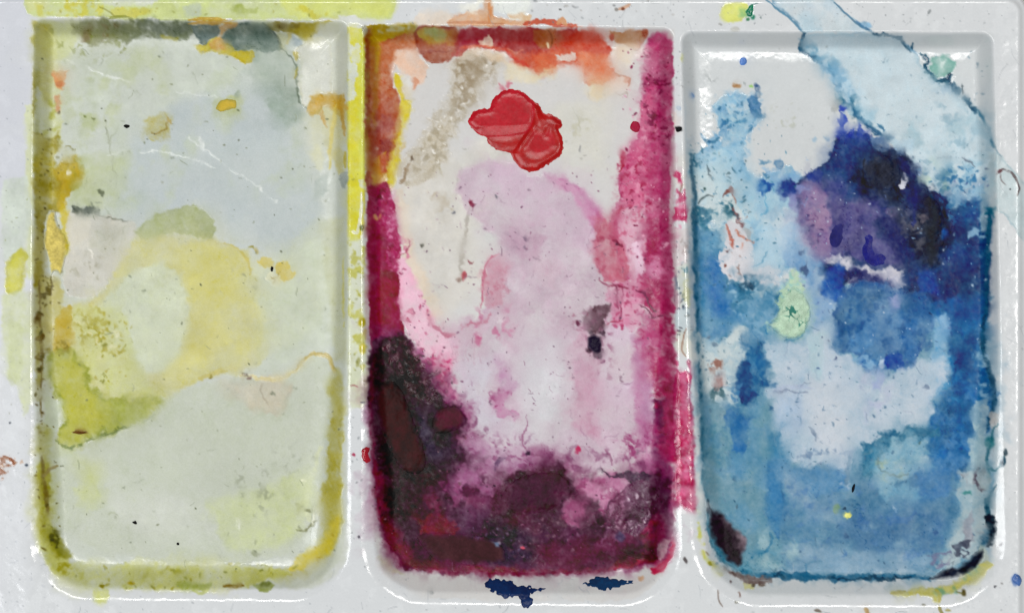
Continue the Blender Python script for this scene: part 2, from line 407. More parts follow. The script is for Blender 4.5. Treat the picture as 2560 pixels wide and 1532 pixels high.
# right end of the deck: yellow spot with green, pale blue band
wash((1800, 36, 1812, 12, 1840, 6, 1868, 8, 1872, 30, 1855, 50, 1830, 58, 1808, 52), (218, 222, 122), 0.9, 6, (3, 20), 0.15, film='paint_spot', label='round lemon yellow spot on the deck above the right well')
wash((1846, 22, 1872, 22, 1872, 46, 1850, 44), (140, 190, 120), 0.7, 7); wash((1866, 26, 1874, 14, 1884, 10, 1882, 26, 1878, 42, 1866, 40), (30, 122, 92), 0.95, 2, (2, 10), t=2)
line((1878, 14, 1886, 9, 1893, 9), 3, (40, 100, 100), 0.8); dot(1882, 45, 6, 6, (50, 130, 104)); dot(1870, 50, 4, 4, (60, 130, 90)); dot(1903, 46, 3, 3, (110, 130, 130))
dot(1801, 62, 5, 3, (140, 140, 136), 0, 0.7); dot(1838, 74, 11, 6, (180, 180, 172), 0, 0.7)
wash((1908, -24, 2068, -24, 2092, 8, 2130, 42, 2190, 86, 2130, 88, 2010, 88, 1990, 62, 1960, 32), (192, 210, 220), 0.9, 2.5, (2.5, 20), 0.75, 3.5, (92, 136, 164), col2=(204, 217, 222),
     film='paint_wash', label='pale blue wash crossing the deck above the right well')
wash((2000, 40, 2030, 36, 2060, 80, 2010, 84), (170, 198, 212), 0.6, 12)
line((1914, 0, 1950, 28, 1985, 58, 2008, 84), 5, (70, 124, 156), 0.8); line((2086, 6, 2110, 30, 2150, 66, 2190, 84), 4, (64, 110, 140), 0.8)
dot(2165, 64, 14, 9, (140, 180, 208), 20); line((2140, 54, 2160, 70, 2178, 78), 5, (60, 110, 150), 0.8)
dot(2323, 31, 3, 8, (130, 136, 138), 30, 0.7)
wash((2492, 372, 2504, 392, 2530, 424, 2556, 452, 2600, 500, 2600, 640, 2556, 600, 2516, 540, 2490, 530, 2488, 420), (196, 211, 214), 0.85, 3, (3, 20), 0.45, 3, (130, 164, 176), film='paint_wash', label='pale blue wash crossing the right edge of the deck')
line((2492, 436, 2506, 424, 2524, 428, 2540, 446, 2549, 470, 2544, 488), 5, (92, 78, 80), 0.85, gaps=0.15); line((2494, 430, 2504, 428), 9, (96, 56, 62), 0.9); line((2502, 438, 2504, 452, 2514, 462), 3, (120, 110, 110), 0.7); dot(2524, 474, 3, 3, (70, 76, 80))
dot(2540, 1448, 11, 15, (80, 112, 168), -10); dot(2488, 1465, 4, 3, (80, 80, 86)); dot(2502, 1360, 4, 4, (120, 120, 124)); dot(2504, 1457, 3, 3, (150, 150, 150))
dot(2486, 678, 5, 9, (130, 160, 180), 10, 0.7); dot(2486, 758, 5, 6, (120, 140, 170), 0, 0.7); wash((2500, 905, 2520, 905, 2524, 930, 2504, 935), (180, 195, 205), 0.6, 5)
specks(36, (2480, 10, 2560, 1532), [(160, 165, 168), (140, 145, 150)], (1.2, 2.2), (0.2, 0.45)); specks(40, (1740, 10, 2480, 70), [(150, 155, 158)], (1.2, 2.6), (0.25, 0.5))
# below the wells
specks(60, (130, 1500, 2540, 1545), [(150, 156, 160), (120, 126, 132), (170, 175, 178)], (1.2, 2.4), (0.2, 0.5)); hairs(26, (130, 1495, 2540, 1540), [(130, 136, 142)], (10, 34))
dot(1714, 1400, 4, 8, (90, 84, 84), -20); line((1795, 1475, 1798, 1500, 1806, 1515), 4, (130, 116, 108), 0.8); dot(1849, 1484, 3, 8, (140, 116, 108)); dot(1842, 1504, 5, 4, (150, 150, 140)); dot(2045, 1526, 10, 4, (120, 110, 100), 10); dot(2168, 1526, 6, 9, (170, 140, 90), -30)
line((2348, 1512, 2352, 1524, 2358, 1534), 7, (140, 130, 70), 0.8); dot(2370, 1524, 7, 4, (170, 164, 110)); dot(2310, 1511, 5, 4, (150, 150, 140))
# ================================================================ LEFT WELL (greens and yellows)
PARENT[0] = 'w0'; DRY[0] = 0.30
wash((86, 52, 868, 54, 870, 1300, 850, 1400, 780, 1470, 200, 1474, 100, 1390, 86, 1200), (199, 205, 196), 0.92, 4, (2, 40), gran=0.05, var=0.02, vcell=90, sm=1, rou=0.2)
wash((140, 90, 480, 110, 640, 200, 560, 330, 330, 420, 180, 480, 140, 300), (199, 206, 194), 0.7, 40, gran=0.2, gcell=90)
wash((330, 330, 480, 250, 640, 200, 730, 270, 770, 420, 800, 600, 720, 650, 600, 600, 560, 560, 480, 520, 400, 560, 330, 560, 290, 480), (188, 197, 198), 0.9, 45, (14, 90), gran=0.15, gcell=90, var=0.02, vcell=90,
     film='paint_wash', label='thin blue grey wash in the upper half of the left well')
mottle((150, 90, 720, 130, 760, 500, 300, 540, 160, 500), (186, 196, 168), 90, 0.1, 0.6, 0.5, 40)
mottle((150, 120, 420, 120, 420, 400, 160, 420), (184, 192, 150), 40, 0.1, 0.5, 0.5, 30)
wash((180, 400, 320, 380, 310, 470, 240, 520, 170, 500), (178, 188, 132), 0.55, 30, (10, 40))
# upper wall
wash((92, 54, 200, 54, 200, 90, 170, 140, 130, 150, 110, 110, 92, 100), (203, 208, 150), 0.7, 14)
wash((182, 56, 330, 52, 460, 52, 480, 66, 475, 96, 420, 98, 350, 96, 290, 106, 235, 108, 200, 86, 182, 80), (136, 140, 98), 0.8, 12, (10, 20), 0.2, gran=0.7, col2=(112, 122, 96), grad=(200, 80, 450, 80), film='paint_stain', label='dark olive stain along the upper wall of the left well')
mottle((180, 56, 300, 56, 290, 105, 200, 105), (120, 104, 66), 20, 0.0, 0.4, 0.7, 6)
wash((340, 58, 478, 56, 474, 80, 430, 94, 380, 84), (98, 108, 92), 0.6, 14, (10, 20))
wash((400, 90, 450, 94, 445, 104, 400, 98), (160, 156, 76), 0.7, 4)
wash((478, 66, 510, 64, 546, 58, 552, 80, 536, 104, 514, 114, 496, 100, 484, 84), (104, 120, 116), 0.95, 3, (3, 20), 0.3, 3, (62, 74, 72), film='paint_stain', label='slate green stain patch on the upper wall of the left well')
wash((553, 100, 566, 78, 596, 60, 660, 56, 672, 70, 690, 94, 706, 118, 704, 128, 640, 128, 600, 124, 566, 114), (97, 114, 106), 0.95, 4, (3, 20), 0.35, 4, (56, 72, 70), film='paint_stain', label='larger dark teal stain patch on the upper wall of the left well')
wash((596, 122, 704, 116, 734, 168, 742, 240, 762, 276, 720, 320, 670, 270, 640, 200, 616, 150), (146, 162, 148), 0.65, 26, (10, 40), gran=0.2)
line((656, 58, 676, 74, 694, 98, 706, 124), 7, (66, 80, 76), 0.8)
line((700, 112, 735, 160, 744, 200, 742, 236, 752, 256, 768, 272), 5, (92, 106, 88), 0.75)
wash((666, 60, 742, 56, 830, 56, 800, 78, 770, 98, 740, 88, 720, 82, 690, 78), (178, 162, 40), 0.9, 4, (4, 20), 0.25, col2=(130, 118, 50), grad=(800, 70, 690, 70), film='paint_stain', label='mustard wedge stain near the right end of the upper wall')
dot(706, 66, 14, 8, (100, 84, 34)); dot(735, 66, 14, 7, (124, 110, 40), 0, 0.7)
wash((690, 78, 722, 84, 716, 118, 704, 118), (170, 172, 130), 0.7, 5); wash((722, 92, 754, 98, 748, 118, 728, 114), (150, 166, 172), 0.8, 5)
wash((720, 82, 732, 84, 724, 112, 716, 118), (190, 176, 100), 0.7, 4)
wash((548, 62, 592, 56, 586, 72, 562, 82, 548, 100, 552, 76), (184, 140, 84), 0.85, 3)
wash((486, 116, 512, 112, 530, 100, 546, 96, 560, 110, 584, 120, 612, 128, 632, 128, 634, 146, 616, 158, 594, 152, 574, 140, 548, 136, 520, 130, 502, 134), (192, 178, 62), 0.95, 2.5, (3, 20), 0.3, 3, (140, 122, 40), t=1.2,
     film='paint_smear', label='mustard yellow smear below the dark stains in the left well')
wash((526, 108, 546, 96, 566, 114, 560, 126, 530, 124), (194, 152, 86), 0.85, 4)
line((470, 60, 520, 56, 590, 58), 6, (196, 150, 60), 0.8)
mottle((110, 70, 260, 76, 330, 130, 180, 160, 120, 140), (120, 128, 60), 10, 0.3, 0.5, 0.7, 10)
# left wall, olive
wash((86, 60, 122, 66, 128, 120, 132, 180, 126, 250, 112, 254, 104, 220, 96, 210, 86, 300), (156, 146, 44), 0.85, 8, (6, 20), 0.2, gran=0.4, col2=(180, 172, 70), film='paint_stain', label='strong olive stain high on the left wall of the left well')
wash((84, 60, 98, 60, 100, 300, 102, 620, 86, 620), (150, 152, 84), 0.6, 8)
wash((98, 80, 140, 100, 152, 200, 150, 330, 130, 400, 100, 400, 100, 300), (206, 210, 150), 0.55, 10)
mottle((88, 250, 150, 250, 155, 400, 90, 400), (166, 168, 66), 20, 0.0, 0.4, 0.7, 6)
wash((86, 330, 130, 340, 150, 330, 150, 380, 140, 400, 165, 470, 160, 520, 140, 530, 120, 528, 110, 560, 104, 700, 86, 720), (150, 138, 42), 0.85, 10, (7, 20), 0.15, gran=0.4, col2=(172, 162, 70), film='paint_stain', label='deep olive stain halfway down the left wall of the left well')
wash((86, 600, 108, 600, 112, 720, 106, 800, 100, 1000, 90, 1000), (156, 148, 70), 0.7, 8)
wash((100, 690, 150, 700, 160, 740, 152, 800, 130, 860, 104, 880, 102, 760), (186, 178, 104), 0.7, 10)
wash((128, 180, 160, 176, 168, 176, 160, 205, 158, 228, 140, 222, 134, 200), (208, 152, 104), 0.9, 3, (3, 10), film='paint_spot', label='salmon orange spot on the left wall of the left well')
dot(148, 210, 12, 9, (198, 132, 90)); wash((140, 238, 156, 236, 152, 276, 140, 276), (200, 152, 112), 0.85, 4, film='paint_spot', label='small faded salmon spot below the larger one'); dot(146, 281, 4, 4, (120, 106, 80))
wash((130, 424, 160, 406, 196, 396, 204, 428, 196, 452, 178, 464, 170, 500, 152, 526, 140, 504, 150, 470), (188, 164, 50), 0.9, 6, (6, 20), 0.2, t=1.0, film='paint_smear', label='mustard smear on the left side of the left well')
mottle((170, 398, 208, 400, 206, 450, 176, 480), (150, 142, 46), 20, -0.2, 0.3, 0.7, 5)
wash((150, 510, 168, 520, 176, 560, 172, 620, 160, 650, 152, 600), (200, 180, 44), 0.8, 5)
specks(30, (88, 330, 190, 530), [(96, 92, 30), (120, 110, 40)], (1.5, 3.5), (0.4, 0.8))
mottle((92, 690, 130, 690, 130, 760, 108, 770), (96, 86, 44), 10, -0.05, 0.25, 0.9, 4); mottle((88, 780, 108, 780, 112, 1080, 96, 1080), (104, 84, 42), 20, 0.1, 0.35, 0.9, 4)
line((98, 700, 100, 800, 104, 860, 102, 960, 104, 1060), 6, (110, 92, 48), 0.7, gaps=0.3)
specks(26, (90, 700, 130, 1130), [(90, 76, 40), (70, 66, 40)], (1.5, 4), (0.5, 0.9))
# pale flaky patch
wash((164, 534, 196, 526, 245, 540, 300, 548, 336, 556, 346, 576, 322, 620, 300, 665, 272, 700, 246, 735, 205, 746, 168, 738, 156, 712, 162, 650, 174, 615, 168, 580), (206, 204, 194), 0.92, 4, (5, 20), 0.15, 4, (178, 176, 160), t=0.8, rough=0.6, rcell=20,
     film='dried_flake', label='chalky grey white flake on the left side of the left well')
wash((170, 545, 225, 545, 215, 600, 175, 620), (216, 212, 198), 0.7, 10); wash((240, 560, 330, 560, 290, 640, 230, 620), (186, 188, 172), 0.5, 18)
line((245, 540, 290, 548, 318, 552), 4, (120, 124, 110), 0.75)
mottle((178, 512, 245, 508, 244, 540, 182, 532), (82, 90, 80), 10, 0.0, 0.25, 0.9, 4); dot(252, 480, 9, 6, (96, 104, 80), 30, 0.9); dot(192, 524, 7, 6, (70, 78, 70)); dot(222, 526, 14, 8, (80, 88, 80))
mottle((170, 640, 250, 640, 240, 720, 180, 720), (170, 168, 150), 10, 0.25, 0.45, 0.7, 8); mottle((130, 670, 152, 665, 152, 710, 130, 700), (120, 112, 50), 10, -0.1, 0.3, 0.9, 3)
hairs(8, (170, 560, 330, 720), [(150, 150, 136)], (12, 30))
# olive grey leaf shape
wash((340, 582, 380, 545, 420, 522, 470, 517, 508, 524, 530, 545, 544, 572, 536, 596, 500, 598, 462, 590, 430, 584, 400, 592, 360, 600), (170, 178, 132), 0.88, 4, (4, 40), 0.25, 4, (140, 150, 104), film='paint_wash', label='olive grey wash patch in the middle of the left well')
# yellow wash, a wide ring
wash((336, 592, 420, 590, 450, 602, 520, 600, 576, 612, 616, 640, 626, 680, 650, 715, 690, 740, 690, 800, 676, 860, 640, 905, 600, 938, 560, 932, 500, 952, 440, 980, 392, 1002, 300, 1010, 240, 980, 190, 930, 170, 880, 160, 800, 154, 772, 200, 756, 250, 735, 290, 690, 316, 640),
     (203, 200, 140), 0.8, 16, (10, 40), 0.25, 8, (198, 184, 104), gran=0.2, gcell=40, film='paint_wash', label='broad pale yellow wash across the middle of the left well')
wash((440, 620, 520, 606, 590, 625, 620, 680, 600, 740, 540, 760, 470, 760, 450, 690), (206, 201, 124), 0.65, 34); wash((470, 770, 560, 770, 560, 860, 500, 900, 460, 900), (204, 198, 122), 0.5, 30)
wash((590, 700, 800, 560, 820, 640, 800, 800, 700, 880, 640, 900, 670, 800), (204, 208, 176), 0.6, 30)
line((520, 600, 570, 610, 605, 630, 622, 665, 626, 690), 6, (190, 172, 76), 0.5)
wash((258, 745, 300, 700, 350, 676, 400, 664, 448, 690, 474, 750, 470, 815, 446, 880, 412, 930, 372, 936, 330, 900, 290, 860, 262, 810), (203, 210, 187), 0.92, 14, (10, 40), 0.1, 5, (190, 190, 130), gran=0.08, film='water_mark', label='pale oval water mark inside the yellow wash')
wash((180, 770, 300, 770, 330, 860, 360, 920, 380, 980, 300, 990, 230, 950, 190, 880), (200, 205, 150), 0.7, 14)
mottle((182, 780, 260, 780, 310, 850, 318, 890, 250, 890, 195, 850), (166, 158, 58), 10, 0.0, 0.3, 0.85, 12, rough=1.2, grit=0.5); mottle((180, 780, 270, 790, 320, 890, 250, 900), (224, 222, 180), 10, 0.25, 0.45, 0.8, 12)
specks(70, (180, 780, 330, 960), [(150, 146, 56), (130, 130, 50), (170, 160, 70)], (1.5, 4), (0.4, 0.85))
# strong yellow green lower left
wash((150, 770, 182, 764, 180, 830, 176, 866, 150, 880, 128, 870, 140, 826), (190, 166, 58), 0.85, 5, (5, 20), film='paint_smear', label='ochre vertical smear above the yellow green pool')
mottle((118, 850, 176, 856, 172, 886, 110, 886), (124, 110, 30), 10, -0.1, 0.3, 0.8, 5)
wash((124, 890, 150, 876, 186, 872, 210, 920, 240, 975, 300, 1000, 372, 990, 402, 998, 396, 1030, 372, 1052, 340, 1066, 300, 1072, 262, 1086, 230, 1098, 200, 1116, 168, 1118, 146, 1106, 140, 1080, 152, 1054, 150, 1012, 136, 985, 124, 960, 116, 924),
     (176, 178, 84), 0.88, 12, (8, 20), 0.6, 8, (118, 132, 46), gran=0.35, gcell=40, t=1.2, film='paint_wash', label='strong yellow green pool stain at the lower left of the left well')
wash((150, 900, 190, 900, 220, 960, 250, 1050, 180, 1070, 160, 1000), (188, 186, 82), 0.6, 20); wash((270, 1000, 390, 1000, 360, 1050, 280, 1070), (160, 168, 92), 0.7, 20)
line((140, 1100, 165, 1116, 200, 1114, 240, 1092, 300, 1074, 360, 1056, 385, 1036), 6, (92, 108, 40), 0.85, gaps=0.25, rel=0.8); specks(40, (230, 1040, 400, 1100), [(90, 104, 50), (216, 220, 180)], (1.5, 4), (0.5, 0.9), poly=(220, 1090, 300, 1062, 390, 1020, 405, 1030, 320, 1090, 240, 1112))
line((182, 1081, 200, 1080, 217, 1081), 7, (112, 78, 44), 0.95, rel=1.5)
dot(186, 1145, 6, 10, (140, 144, 110), 0, 0.8); dot(183, 1160, 4, 6, (130, 120, 90)); dot(180, 1118, 3, 6, (90, 110, 60)); 
wash((112, 985, 148, 1000, 148, 1050, 136, 1090, 140, 1120, 190, 1124, 190, 1320, 130, 1310, 112, 1180), (192, 201, 178), 0.8, 8)
# lower grey green
wash((190, 1124, 300, 1080, 400, 1010, 500, 960, 600, 945, 700, 940, 780, 890, 826, 910, 836, 1000, 820, 1200, 740, 1380, 500, 1400, 250, 1380, 140, 1300, 140, 1160), (194, 200, 184), 0.88, 16, (6, 40), gran=0.1, gcell=90, var=0.025, vcell=90, film='paint_wash', label='grey green wash over the lower half of the left well')
mottle((200, 1100, 420, 1020, 640, 960, 760, 1060, 700, 1260, 400, 1300, 200, 1280), (182, 190, 166), 90, 0.05, 0.6, 0.6, 40)
wash((560, 960, 680, 948, 730, 960, 715, 1020, 690, 1045, 640, 1030, 600, 1000), (200, 192, 172), 0.7, 16, (8, 40), 0.15)
wash((640, 700, 790, 600, 830, 640, 836, 860, 790, 870, 720, 910, 650, 930, 680, 860), (198, 206, 186), 0.7, 24)
line((600, 938, 640, 942, 680, 948, 716, 940, 745, 918, 770, 892, 796, 884, 822, 896, 836, 930), 9, (216, 203, 150), 0.85, 2, rel=1.0); line((760, 896, 796, 882, 822, 894, 838, 926), 6, (176, 156, 84), 0.6); line((735, 925, 750, 908, 768, 894), 5, (160, 140, 70), 0.6, gaps=0.2)
dot(612, 936, 9, 4, (110, 100, 80), 20); dot(622, 944, 4, 6, (120, 100, 90)); dot(528, 940, 4, 6, (110, 100, 30), 30)
line((500, 945, 540, 930, 565, 930), 12, (190, 178, 96), 0.6); line((656, 958, 654, 980, 664, 1000, 676, 1020), 3, (170, 160, 140), 0.6)
wash((260, 1250, 420, 1230, 560, 1260, 540, 1330, 330, 1330), (206, 210, 200), 0.7, 34, (12, 40))  # pale wash paints in the soft sheen on the floor
wash((200, 1150, 260, 1150, 240, 1230, 210, 1240), (196, 202, 148), 0.7, 16)
wash((520, 1260, 620, 1230, 760, 1180, 790, 1230, 740, 1340, 620, 1380, 560, 1360), (199, 207, 162), 0.75, 26, (8, 40)); wash((180, 1220, 250, 1200, 260, 1250, 220, 1270), (196, 203, 146), 0.6, 16)
# right wall
wash((734, 128, 772, 100, 800, 94, 826, 110, 830, 200, 826, 236, 795, 238, 776, 262, 764, 272, 750, 244, 744, 200, 752, 150), (214, 216, 207), 0.93, 3.5, (4, 20), 0.2, 3, (180, 170, 100), rou=0.14, film='dried_flake', label='cream white scraped patch at the upper right of the left well')
wash((800, 60, 866, 58, 868, 236, 830, 238, 828, 110, 804, 92, 776, 96), (206, 208, 194), 0.85, 5, rou=0.14); dot(741, 140, 6, 12, (190, 176, 90), 0, 0.8); dot(740, 185, 4, 14, (176, 164, 70), 0, 0.7)
wash((770, 262, 786, 238, 832, 240, 862, 236, 864, 300, 846, 288, 830, 268, 812, 262, 795, 280, 772, 286), (202, 162, 66), 0.8, 7, (8, 20), 0.2, gran=0.6, film='paint_stain', label='orange ochre stain on the right wall of the left well')
wash((768, 265, 800, 255, 800, 276, 770, 284), (214, 184, 116), 0.8, 5)
wash((795, 275, 862, 275, 866, 420, 850, 430, 830, 400, 810, 330), (196, 188, 122), 0.7, 12, (8, 40)); line((840, 262, 836, 300, 828, 350, 824, 420), 10, (212, 196, 110), 0.7); line((852, 260, 856, 300, 862, 340), 8, (186, 140, 40), 0.7); line((806, 280, 815, 320), 8, (190, 150, 80), 0.6)
wash((770, 290, 796, 300, 812, 400, 800, 430, 778, 400), (206, 206, 176), 0.7, 10)
wash((796, 440, 820, 430, 816, 480, 798, 500, 780, 500), (172, 182, 176), 0.7, 8); wash((850, 432, 868, 428, 868, 472, 856, 470, 848, 450), (140, 150, 146), 0.85, 3)
wash((800, 560, 862, 540, 864, 900, 836, 900, 826, 760), (188, 190, 150), 0.55, 16)
line((862, 380, 864, 420), 8, (190, 170, 30), 0.8)
line((858, 640, 858, 760, 860, 820), 4, (200, 190, 70), 0.6, gaps=0.2)
wash((836, 930, 850, 940, 856, 1040, 856, 1200, 852, 1300, 836, 1360, 812, 1400, 800, 1390, 814, 1330, 806, 1240, 818, 1180, 824, 1060, 832, 1030, 826, 960), (172, 162, 54), 0.78, 9, (6, 20), 0.25, 5, (144, 136, 46), gran=0.4, film='paint_stain', label='olive stain on the lower right wall of the left well')
wash((826, 950, 842, 950, 844, 1040, 828, 1040), (188, 184, 112), 0.7, 8)
wash((840, 1280, 815, 1340, 780, 1370, 740, 1400, 720, 1425, 760, 1430, 800, 1405, 836, 1365, 850, 1310), (203, 188, 72), 0.85, 6, (4, 20))
mottle((850, 1240, 850, 1300, 800, 1360, 740, 1400, 730, 1430, 770, 1420, 830, 1370, 846, 1330), (166, 142, 26), 20, 0.05, 0.35, 0.85, 5)
wash((700, 1424, 770, 1428, 760, 1440, 700, 1442), (160, 146, 40), 0.8, 5); line((668, 1437, 690, 1436), 9, (160, 144, 50), 0.8)
line((775, 1300, 758, 1270, 765, 1240, 782, 1180, 800, 1120), 12, (212, 217, 176), 0.6, 4); line((780, 1270, 790, 1290, 785, 1310, 765, 1325), 5, (130, 134, 100), 0.7, gaps=0.2); dot(768, 1276, 5, 5, (120, 124, 80)); line((740, 1323, 760, 1326, 775, 1312, 788, 1300), 3.5, (120, 122, 80), 0.8)
line((783, 1268, 782, 1300, 780, 1314), 5, (230, 232, 210), 0.9, rel=1)
line((745, 1260, 752, 1270, 745, 1285), 12, (160, 164, 110), 0.5, 5)
# bottom wall band
wash((100, 1170, 122, 1170, 128, 1300, 150, 1370, 200, 1405, 300, 1410, 460, 1405, 620, 1410, 720, 1418, 720, 1448, 640, 1452, 560, 1475, 260, 1474, 190, 1462, 130, 1420, 96, 1360, 90, 1260), (188, 190, 106), 0.78, 16, (8, 40), gran=0.35, film='paint_stain', label='yellow green band along the bottom wall of the left well')
wash((96, 1060, 122, 1080, 124, 1170, 128, 1290, 136, 1340, 170, 1390, 150, 1400, 104, 1340, 92, 1240), (154, 150, 50), 0.75, 10, (6, 20), gran=0.4)
line((104, 1140, 110, 1190, 114, 1240, 122, 1290), 9, (112, 96, 46), 0.75); line((112, 1190, 124, 1172, 146, 1166), 8, (140, 124, 74), 0.8); dot(157, 1166, 4, 3, (100, 106, 80))
wash((118, 1320, 140, 1320, 165, 1370, 186, 1390, 160, 1396, 128, 1360), (128, 128, 38), 0.75, 8)
mottle((120, 1310, 150, 1320, 150, 1372, 126, 1360), (84, 84, 30), 10, -0.1, 0.2, 0.85, 4); mottle((140, 1400, 180, 1410, 172, 1440, 146, 1428), (156, 150, 24), 10, -0.2, 0.2, 0.9, 4)
mottle((190, 1420, 560, 1420, 560, 1470, 220, 1468), (160, 160, 58), 40, 0.1, 0.5, 0.75, 8); wash((440, 1455, 530, 1458, 520, 1474, 455, 1476), (146, 158, 70), 0.7, 6)
line((560, 1464, 590, 1464, 610, 1462), 10, (120, 92, 20), 0.85); wash((630, 1462, 665, 1452, 686, 1462, 680, 1476, 650, 1478), (140, 150, 82), 0.85, 3); dot(664, 1460, 14, 6, (104, 112, 50), -10, 0.8)
line((480, 1474, 500, 1482, 520, 1474), 7, (190, 198, 110), 0.7); dot(255, 1464, 6, 4, (140, 130, 20)); dot(328, 1456, 9, 5, (168, 150, 20))
specks(50, (130, 1400, 800, 1474), [(120, 124, 50), (150, 144, 40)], (1.6, 4), (0.4, 0.8), poly=(130, 1400, 700, 1410, 800, 1400, 700, 1470, 200, 1470))
wash((690, 1450, 830, 1380, 864, 1300, 868, 1400, 800, 1460, 720, 1476), (196, 200, 184), 0.6, 8)
# ochre ring, droplet halo, cracked ring
wash((362, 300, 400, 280, 428, 290, 430, 318, 410, 345, 375, 345, 362, 325), (180, 172, 100), 0.65, 14, (8, 20), gran=0.5); line((380, 328, 392, 334, 410, 322, 420, 306), 5, (140, 118, 50), 0.7); line((420, 296, 428, 310), 8, (170, 140, 60), 0.6)
wash((536, 248, 600, 240, 604, 285, 560, 296, 534, 280), (176, 182, 120), 0.6, 9); dot(594, 234, 6, 12, (150, 164, 140), 10, 0.6)
wash((200, 280, 240, 285, 240, 325, 205, 325), (172, 182, 130), 0.6, 12); dot(212, 288, 4, 6, (120, 130, 80)); dot(234, 296, 5, 4, (120, 130, 80))
wash((650, 648, 678, 644, 684, 662, 668, 672, 652, 664), (208, 192, 104), 0.8, 4); wash((690, 662, 715, 652, 732, 668, 728, 692, 708, 706, 694, 690), (211, 190, 92), 0.9, 4, film='paint_spot', label='small yellow spot beside the cracked ring')
wash((664, 690, 676, 676, 696, 690, 692, 710, 672, 712), (222, 221, 190), 0.8, 3, t=1.0); line((676, 700, 686, 690, 700, 680), 3, (150, 130, 60), 0.7); line((672, 690, 684, 700, 680, 708), 2.5, (140, 124, 70), 0.7)
dot(640, 699, 4, 4, (140, 130, 30)); dot(628, 620, 7, 3, (160, 150, 70)); dot(640, 628, 5, 8, (190, 168, 80), 0, 0.7)
# glare along scratches, painted in as white lines; hairs and specks
SCRATCH_GLARE = (228, 233, 229)
line((166, 152, 200, 160, 232, 176, 262, 188, 292, 198, 330, 206), 3.4, SCRATCH_GLARE, 0.8, gaps=0.25, rel=0.5); line((258, 386, 300, 380, 350, 378, 400, 380, 440, 388, 490, 400, 535, 420), 3.2, SCRATCH_GLARE, 0.85, gaps=0.3, rel=0.5)
line((470, 345, 500, 366, 530, 388, 570, 416, 596, 436), 2.6, SCRATCH_GLARE, 0.8, gaps=0.35, rel=0.5); line((500, 345, 506, 360, 512, 370), 8, SCRATCH_GLARE, 0.85, rel=0.5); line((596, 434, 640, 462, 672, 492, 690, 508), 2.4, SCRATCH_GLARE, 0.6, gaps=0.45); dot(655, 476, 6, 5, SCRATCH_GLARE, 0, 0.9); dot(690, 505, 5, 4, SCRATCH_GLARE, 0, 0.6)
line((440, 232, 480, 236, 545, 243), 3, SCRATCH_GLARE, 0.6, gaps=0.2); line((592, 1293, 594, 1305, 592, 1316, 600, 1322), 5, (232, 234, 222), 0.9, gaps=0.1, rel=0.8); dot(759, 1203, 4, 4, (236, 236, 210)); dot(170, 432, 5, 7, (235, 232, 214)); line((218, 626, 228, 634, 234, 642), 7, (232, 230, 220), 0.85)
line((262, 290, 268, 335, 276, 365, 282, 400, 290, 470), 2.5, (160, 166, 140), 0.6); line((300, 310, 284, 335, 276, 350), 2.5, (150, 158, 130), 0.6)
G1 = [(120, 126, 100), (96, 104, 84), (140, 144, 120)]
specks(190, (120, 100, 840, 1420), G1, (1.3, 2.8), (0.25, 0.65)); hairs(46, (140, 120, 840, 1400), [(150, 158, 134), (126, 134, 110)], (12, 44), 1.7, (0.2, 0.5))
mottle((590, 1180, 680, 1180, 680, 1270, 600, 1270), (140, 146, 124), 10, 0.25, 0.45, 0.6, 20); mottle((690, 1120, 790, 1120, 790, 1180, 700, 1180), (150, 156, 136), 10, 0.25, 0.5, 0.5, 14); dot(640, 1386, 12, 8, (150, 156, 130), 0, 0.6)
line((640, 1345, 641, 1360), 2.5, (130, 136, 110), 0.6); line((328, 1210, 350, 1202, 362, 1194), 2.5, (150, 156, 140), 0.7); line((270, 1290, 280, 1282, 295, 1288), 3, (160, 166, 140), 0.6)
# ================================================================ MIDDLE WELL (reds and plums)
PARENT[0] = 'w1'; DRY[0] = 0.32
wash((912, 64, 1682, 72, 1690, 1300, 1660, 1440, 1580, 1500, 1060, 1496, 960, 1430, 926, 1300), (211, 210, 208), 0.9, 4, gran=0.03, var=0.015, vcell=90, sm=1, rou=0.17)
wash((1000, 400, 1160, 380, 1250, 300, 1300, 430, 1200, 560, 1210, 700, 1100, 800, 1040, 700, 1000, 600), (212, 209, 201), 0.8, 30, gran=0.15, gcell=90)
wash((1400, 260, 1520, 260, 1510, 420, 1420, 420, 1360, 340), (212, 211, 196), 0.5, 30)
# upper left: yellow, rust, brown
wash((912, 64, 1046, 64, 1042, 86, 990, 96, 960, 112, 948, 170, 930, 200, 918, 190), (174, 150, 40), 0.92, 4, (3, 20), 0.25, film='paint_stain', label='mustard stain in the upper left corner of the middle well')
wash((918, 150, 936, 110, 960, 108, 976, 96, 1036, 84, 1048, 110, 1040, 128, 1000, 128, 986, 150, 980, 190, 984, 225, 1000, 246, 1000, 292, 996, 330, 986, 372, 976, 402, 956, 440, 936, 470, 916, 462, 914, 300), (180, 104, 64), 0.92, 4, (4, 20), 0.2, 5, (140, 66, 46),
     col2=(156, 66, 48), grad=(960, 160, 950, 400), film='paint_stain', label='rust brown stain down the upper left wall of the middle well')
wash((912, 70, 926, 70, 924, 300, 922, 480, 914, 480), (150, 122, 40), 0.8, 4, col2=(134, 60, 40)); wash((930, 120, 952, 115, 946, 240, 930, 330), (176, 134, 50), 0.55, 10)
mottle((922, 270, 990, 280, 975, 420, 925, 430), (140, 46, 44), 20, -0.1, 0.4, 0.6, 10); wash((948, 345, 985, 340, 984, 372, 966, 385, 948, 375), (130, 50, 44), 0.7, 5); dot(942, 372, 6, 4, (200, 180, 160))
line((930, 95, 945, 120, 940, 180), 10, (186, 160, 46), 0.6, 5); mottle((938, 66, 1040, 66, 1040, 80, 940, 82), (188, 196, 160), 20, -0.1, 0.25, 0.8, 3); dot(912, 76, 7, 12, (160, 160, 140))
